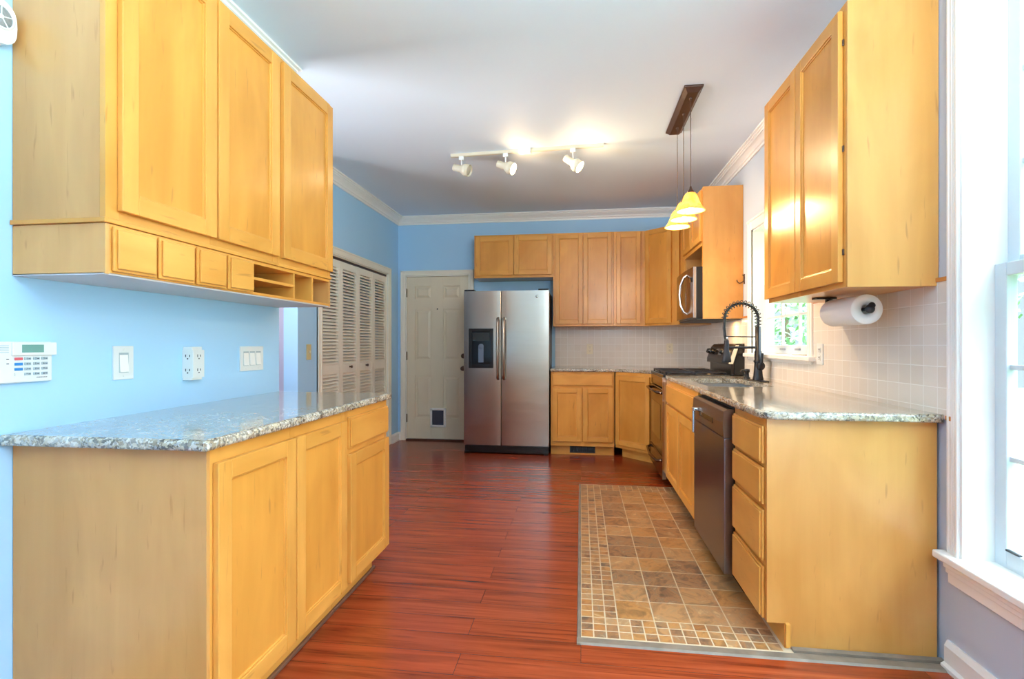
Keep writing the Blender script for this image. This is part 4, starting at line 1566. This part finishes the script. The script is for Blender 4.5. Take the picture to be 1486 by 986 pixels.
ot = thing('outlet_adapter', 'wedge-shaped white six-way outlet adapter above the counter', 'outlet', (XL, 1.99, 1.095))
b = B(FWl)
ua, ub = 1.928, 2.030
b.prism([(ua, 0), (1.940, 0.042), (2.004, 0.042), (ub, 0)], 1.034, 1.150, 'z')
b.prism([(ua + 0.003, 0), (1.944, 0.034), (2.000, 0.034), (ub - 0.003, 0)], 1.024, 1.163, 'z')
b.build('housing', [WHITE], ot, 0.002)
for (p0, p1) in (((ua, 0.0), (1.940, 0.042)), ((1.940, 0.042), (2.004, 0.042))):
    dx, dd = p1[0] - p0[0], p1[1] - p0[1]
    L = math.hypot(dx, dd)
    # frame on the slanted face : u along face, d outwards
    mu, md = (p0[0] + p1[0]) / 2, (p0[1] + p1[1]) / 2
    ux, ud = dx / L, dd / L
    nx_, nd = (-ud, ux)
    Mx = FWl @ Matrix(((ux, nx_, 0, mu), (ud, nd, 0, md), (0, 0, 1, 0), (0, 0, 0, 1)))
    for zz in (1.063, 1.122):
        b = B(Mx)
        slots(b, 0, zz, 0, 0.0)
        b.build('socket', [INK], ot)

s4 = thing('light_switch', 'small beige light switch on the blue wall by the louvred doors', 'light switch', (XP, 3.96, 1.11))
b = B(FL(XP, 0))
b.box(3.925, 3.995, 0, 0.006, 1.045, 1.172)
b.build('plate', [plain('tan_plate', srgb(206, 190, 140), 0.4)], s4, 0.002)
B(FL(XP, 0)).box(3.953, 3.967, 0.006, 0.016, 1.098, 1.120).build('toggle', [IVORY], s4, 0.002)

for nm, lab, xx, zz, Fx, mt in (('wall_outlet', 'ivory outlet on the tiles close to the refrigerator', 0.103, 1.115, FB(0, YB - 0.009), IVORY),
                                ('wall_outlet', 'ivory outlet on the tiles below the diagonal corner cabinet', 1.003, 1.124, FB(0, YB - 0.009), IVORY),
                                ('wall_outlet', 'white outlet on the tiles between the small window and the towel roll', 3.046, 1.119, FR(XR - 0.009, 0), WHITE)):
    org = Fx @ Vector((xx, 0, zz))
    t_ = thing(nm, lab, 'outlet', tuple(org))
    b = B(Fx)
    b.box(xx - 0.036, xx + 0.036, 0, 0.006, zz - 0.058, zz + 0.058)
    screw(b, xx, zz, 0.006, 0)
    b.build('plate', [mt], t_, 0.002)
    for dz in (-0.022, 0.022):
        b = B(Fx)
        b.box(xx - 0.015, xx + 0.015, 0.006, 0.008, zz + dz - 0.014, zz + dz + 0.014, 0)
        slots(b, xx, zz + dz, 1, 0.008)
        b.build('socket', [mt, INK], t_)

kp = thing('alarm_keypad', 'white alarm keypad with green display and small grey keys on the wall', 'keypad', (XL, 1.29, 1.12))
b = B(FWl)
b.box(1.205, 1.385, 0, 0.020, 1.062, 1.182)
b.build('housing', [WHITE], kp, 0.004)
for i in range(5):
    B(FWl).box(1.225, 1.262, 0.0200, 0.0212, 1.150 + i * 0.0048, 1.1518 + i * 0.0048).build('speaker_slot', [GREYP], kp)
for zz in (1.131, 1.118):
    B(FWl).box(1.256, 1.262, 0.020, 0.0215, zz - 0.0012, zz + 0.0012).build('indicator', [INK], kp)
fl = B(FWl)
fl.box(1.268, 1.393, 0.018, 0.027, 1.141, 1.180)
fl = fl.build('flip_cover', [IVORY if False else WHITE], kp, 0.002)
B(FWl).box(1.292, 1.353, 0.027, 0.0278, 1.150, 1.173).build('display_screen', [LCD], fl)
cu_ = [1.2875, 1.312, 1.3365, 1.360]
rz = [1.1315, 1.1165, 1.1015, 1.0865]
txt = [['', '1', '2', '3'], ['', '4', '5', '6'], ['', '7', '8', '9'], ['', '*', '0', '#']]
for r in range(4):
    for c_ in range(4):
        u, z = cu_[c_], rz[r]
        b = B(FWl)
        hw = 0.0105 if c_ == 0 else 0.0085
        b.box(u - hw, u + hw, 0.020, 0.0225, z - 0.004, z + 0.004, 0)
        if txt[r][c_]:
            Mt = FWl @ Matrix.Translation((u, 0.0232, z)) @ Matrix.Rotation(pi / 2, 4, 'X')
            # face +d : build basis  x->u, y->z
            Mt = FWl @ Matrix(((1, 0, 0, u - 0.003), (0, 0, 1, 0.0228), (0, 1, 0, z), (0, 0, 0, 1)))
            sb = B()
            sb.text(txt[r][c_], 0.008, Mt, 0, 0.0003)
            for f_, m_, s_ in sb.f:
                pass
            o0 = len(b.v)
            b.v += sb.v
            b.f += [(tuple(i + o0 for i in f_), 1, False) for f_, m_, s_ in sb.f]
            b.box(u + 0.001, u + 0.007, 0.0225, 0.0229, z - 0.001, z + 0.001, 1)
        mt = GREYP if c_ else (RED, BLUE, BLUE, WHITE)[r]
        b.build('key', [mt, INK], kp)
b = B(FWl)
for i in range(9):
    u = 1.338 + i * 0.0034
    b.add([(u, 0.0204, 1.0735), (u + 0.0018, 0.0204, 1.0735), (u + 0.0030, 0.0204, 1.0765), (u + 0.0012, 0.0204, 1.0765)], [(0, 1, 2, 3)])
b.box(1.337, 1.369, 0.020, 0.0203, 1.0745, 1.0752)
b.build('maker_mark', [INK], kp)

ws = thing('wall_sounder', 'rounded white wall sounder with spoked round grille beside the upper cabinet', 'alarm sounder', (XL, 1.225, 2.11))
b = B(FWl)
poly = []
for i in range(24):
    a = 2 * pi * i / 24
    r_ = 0.060
    x_ = 1.214 + r_ * (abs(cos(a)) ** 0.8) * (1 if cos(a) > 0 else -1)
    z_ = 2.080 + 0.064 * (abs(sin(a)) ** 0.65) * (1 if sin(a) > 0 else -1)
    poly.append((x_, z_))
b.prism([(p[0], p[1]) for p in poly], 0, 0.034, 'y')
b.build('housing', [WHITE], ws, 0.006, 3)
b = B(FWl)
b.lathe((1.232, 0.0342, 2.092), [(0.0, 0.0006), (0.030, 0.0006), (0.030, 0.0)], 24, 0, (0, 1, 0))
g_ = b.build('grille', [plain('grey_mesh', srgb(150, 152, 150), 0.6, var=0.1, scale=200)], ws)
b = B(FWl)
b.lathe((1.232, 0.0342, 2.092), [(0.029, 0.0), (0.029, 0.004), (0.034, 0.004), (0.034, 0.0)], 28, 0, (0, 1, 0))
for i in range(5):
    a = 2 * pi * i / 5 + 0.3
    b.tube([(1.232 + 0.004 * cos(a), 0.0355, 2.092 + 0.004 * sin(a)), (1.232 + 0.030 * cos(a), 0.0355, 2.092 + 0.030 * sin(a))], 0.0016, 6)
b.lathe((1.232, 0.0342, 2.092), [(0, 0.003), (0.006, 0.003), (0.006, 0)], 12, 0, (0, 1, 0))
b.build('grille_guard', [WHITE], g_)

# ================================================================ pendant fixture
pd = thing('pendant_light', 'bronze three-pendant ceiling light with amber glass shades over the tiled floor', 'ceiling light', (0.668, 3.49, ZC))
b = B()
b.box(0.612, 0.724, 3.17, 3.86, ZC - 0.012, ZC)
v = [(0.616, 3.175, ZC - 0.012), (0.720, 3.175, ZC - 0.012), (0.720, 3.855, ZC - 0.012), (0.616, 3.855, ZC - 0.012),
     (0.636, 3.20, ZC - 0.035), (0.700, 3.20, ZC - 0.035), (0.700, 3.83, ZC - 0.035), (0.636, 3.83, ZC - 0.035)]
b.add(v, [(0, 1, 5, 4), (1, 2, 6, 5), (2, 3, 7, 6), (3, 0, 4, 7), (4, 5, 6, 7)])
b.build('canopy', [BRONZE], pd, 0.002)
for yy in (3.27, 3.49, 3.71):
    b = B()
    b.tube([(0.668, yy, ZC - 0.036), (0.668, yy, 2.14)], 0.0022, 6)
    b.lathe((0.668, yy, ZC - 0.035), [(0, -0.012), (0.006, -0.012), (0.009, 0)], 12)
    cord = b.build('cord', [BRONZE], pd)
    b = B()
    b.lathe((0.668, yy, 2.098), [(0.022, 0.0), (0.022, 0.012), (0.010, 0.028), (0.005, 0.046), (0, 0.047)], 18)
    b.build('socket_cap', [BRONZE], pd)
    b = B()
    out_ = [(0.020, 2.104), (0.030, 2.100), (0.040, 2.084), (0.049, 2.058), (0.060, 2.030), (0.074, 2.008), (0.084, 1.996), (0.086, 1.991)]
    prof = [(r, z) for r, z in out_] + [(r - 0.0035, z - 0.001) for r, z in out_[::-1]]
    b.lathe((0.668, yy, 0), prof, 36)
    b.build('glass_shade', [AMBER], pd)
    b = B()
    b.lathe((0.668, yy, 2.028), [(0, -0.022), (0.012, -0.018), (0.019, -0.002), (0.016, 0.016), (0.010, 0.03), (0.010, 0.06)], 16)
    b.build('bulb', [BULB], pd)
    point('pendant_lamp', (0.668, yy, 1.995), 5.5, (1.0, 0.62, 0.28), 0.018)

# ================================================================ track light
tk = thing('track_light', 'cream ceiling track light with three small spot heads', 'ceiling light', (-0.44, 4.05, ZC))
ta, tb = Vector((-1.05, 4.085, 0)), Vector((0.172, 4.015, 0))
dirx = (tb - ta).normalized()
nrm = Vector((-dirx.y, dirx.x, 0))
MT = Matrix(((dirx.x, nrm.x, 0, ta.x), (dirx.y, nrm.y, 0, ta.y), (0, 0, 1, 0), (0, 0, 0, 1)))
LT = (tb - ta).length
b = B(MT)
b.box(0, LT, -0.016, 0.016, ZC - 0.022, ZC)
b.box(0, LT, -0.010, 0.010, ZC - 0.024, ZC - 0.021)
TRK = plain('cream_enamel', srgb(216, 206, 182), 0.35, var=0.01)
b.build('rail', [TRK], tk, 0.001)
B(MT).box(0.56, 0.66, -0.03, 0.03, ZC - 0.030, ZC).build('power_feed', [WHITE], tk, 0.004)
for i, (u, tilt, lit) in enumerate(((0.09, 18, 0), (0.455, 24, 1), (0.99, 38, 1))):
    b = B(MT)
    b.box(u - 0.02, u + 0.02, -0.014, 0.014, ZC - 0.052, ZC - 0.022)
    b.tube([(u, 0, ZC - 0.05), (u, 0, ZC - 0.10)], 0.006, 8)
    hd_ = b.build('yoke', [WHITE], tk, 0.001)
    a = math.radians(tilt)
    ax = (cos(a), -0.18, -sin(a))
    c0_ = Vector((u - 0.02, 0, ZC - 0.118))
    b = B(MT)
    b.lathe(c0_, [(0, -0.052), (0.026, -0.052), (0.028, -0.048), (0.028, 0.018), (0.032, 0.026), (0.047, 0.048), (0.050, 0.060), (0.047, 0.096), (0.044, 0.096), (0.045, 0.07), (0.0, 0.066)], 26, 0, ax)
    b.build('spot_head', [TRK], tk)
    b = B(MT)
    b.lathe(c0_, [(0, 0.092), (0.02, 0.091), (0.036, 0.085), (0.043, 0.074), (0.02, 0.070)], 24, 0, ax)
    b.build('bulb_face', [BULB if lit else BULBOFF], tk)
    if lit:
        p = MT @ (c0_ + Vector(ax).normalized() * 0.11)
        d_ = (MT.to_3x3() @ Vector(ax)).normalized()
        point('track_lamp', p, 3.2, (1.0, 0.70, 0.38), 0.03)
        spot('track_beam', p, p + d_, 26.0, (1.0, 0.76, 0.46), 110, 0.8, 0.03)

# ================================================================ outside
struct('ground', boxes((1.9, 30, -12, 22, -0.6, -0.5)), GRASS)
rng = random.Random(4)


def tree(x, y, h, r, label):
    t_ = thing('garden_tree', label, 'tree', (x, y, -0.5), 'trees outside the small window')
    b = B()
    b.tube([(x, y, -0.5), (x + 0.1, y, h * 0.3), (x, y + 0.1, h * 0.7)], [0.14, 0.11, 0.05], 8)
    b.build('trunk', [BARK], t_)
    b = B()
    for _ in range(900):
        while True:
            p = Vector((rng.uniform(-1, 1), rng.uniform(-1, 1), rng.uniform(-1, 1)))
            if 0.35 < p.length < 1:
                break
        p = Vector((x + p.x * r, y + p.y * r, h * 0.55 + p.z * h * 0.5))
        e1 = Vector((rng.uniform(-1, 1), rng.uniform(-1, 1), rng.uniform(-1, 1))).normalized()
        e2 = e1.orthogonal().normalized()
        e3 = e1.cross(e2) * 0.02
        s_ = rng.uniform(0.08, 0.16)
        b.add([p - e1 * s_, p + e2 * s_ * 0.5 + e3, p + e1 * s_, p - e2 * s_ * 0.5 - e3], [(0, 1, 2, 3)])
    b.build('foliage', [LEAF], t_)


tree(6.2, 14.0, 4.2, 1.7, 'leafy green tree seen through the small window')
tree(10.6, 17.0, 5.0, 2.0, 'leafy green tree seen through the small window')
tree(7.6, 20.5, 4.6, 2.0, 'leafy green tree seen through the small window')
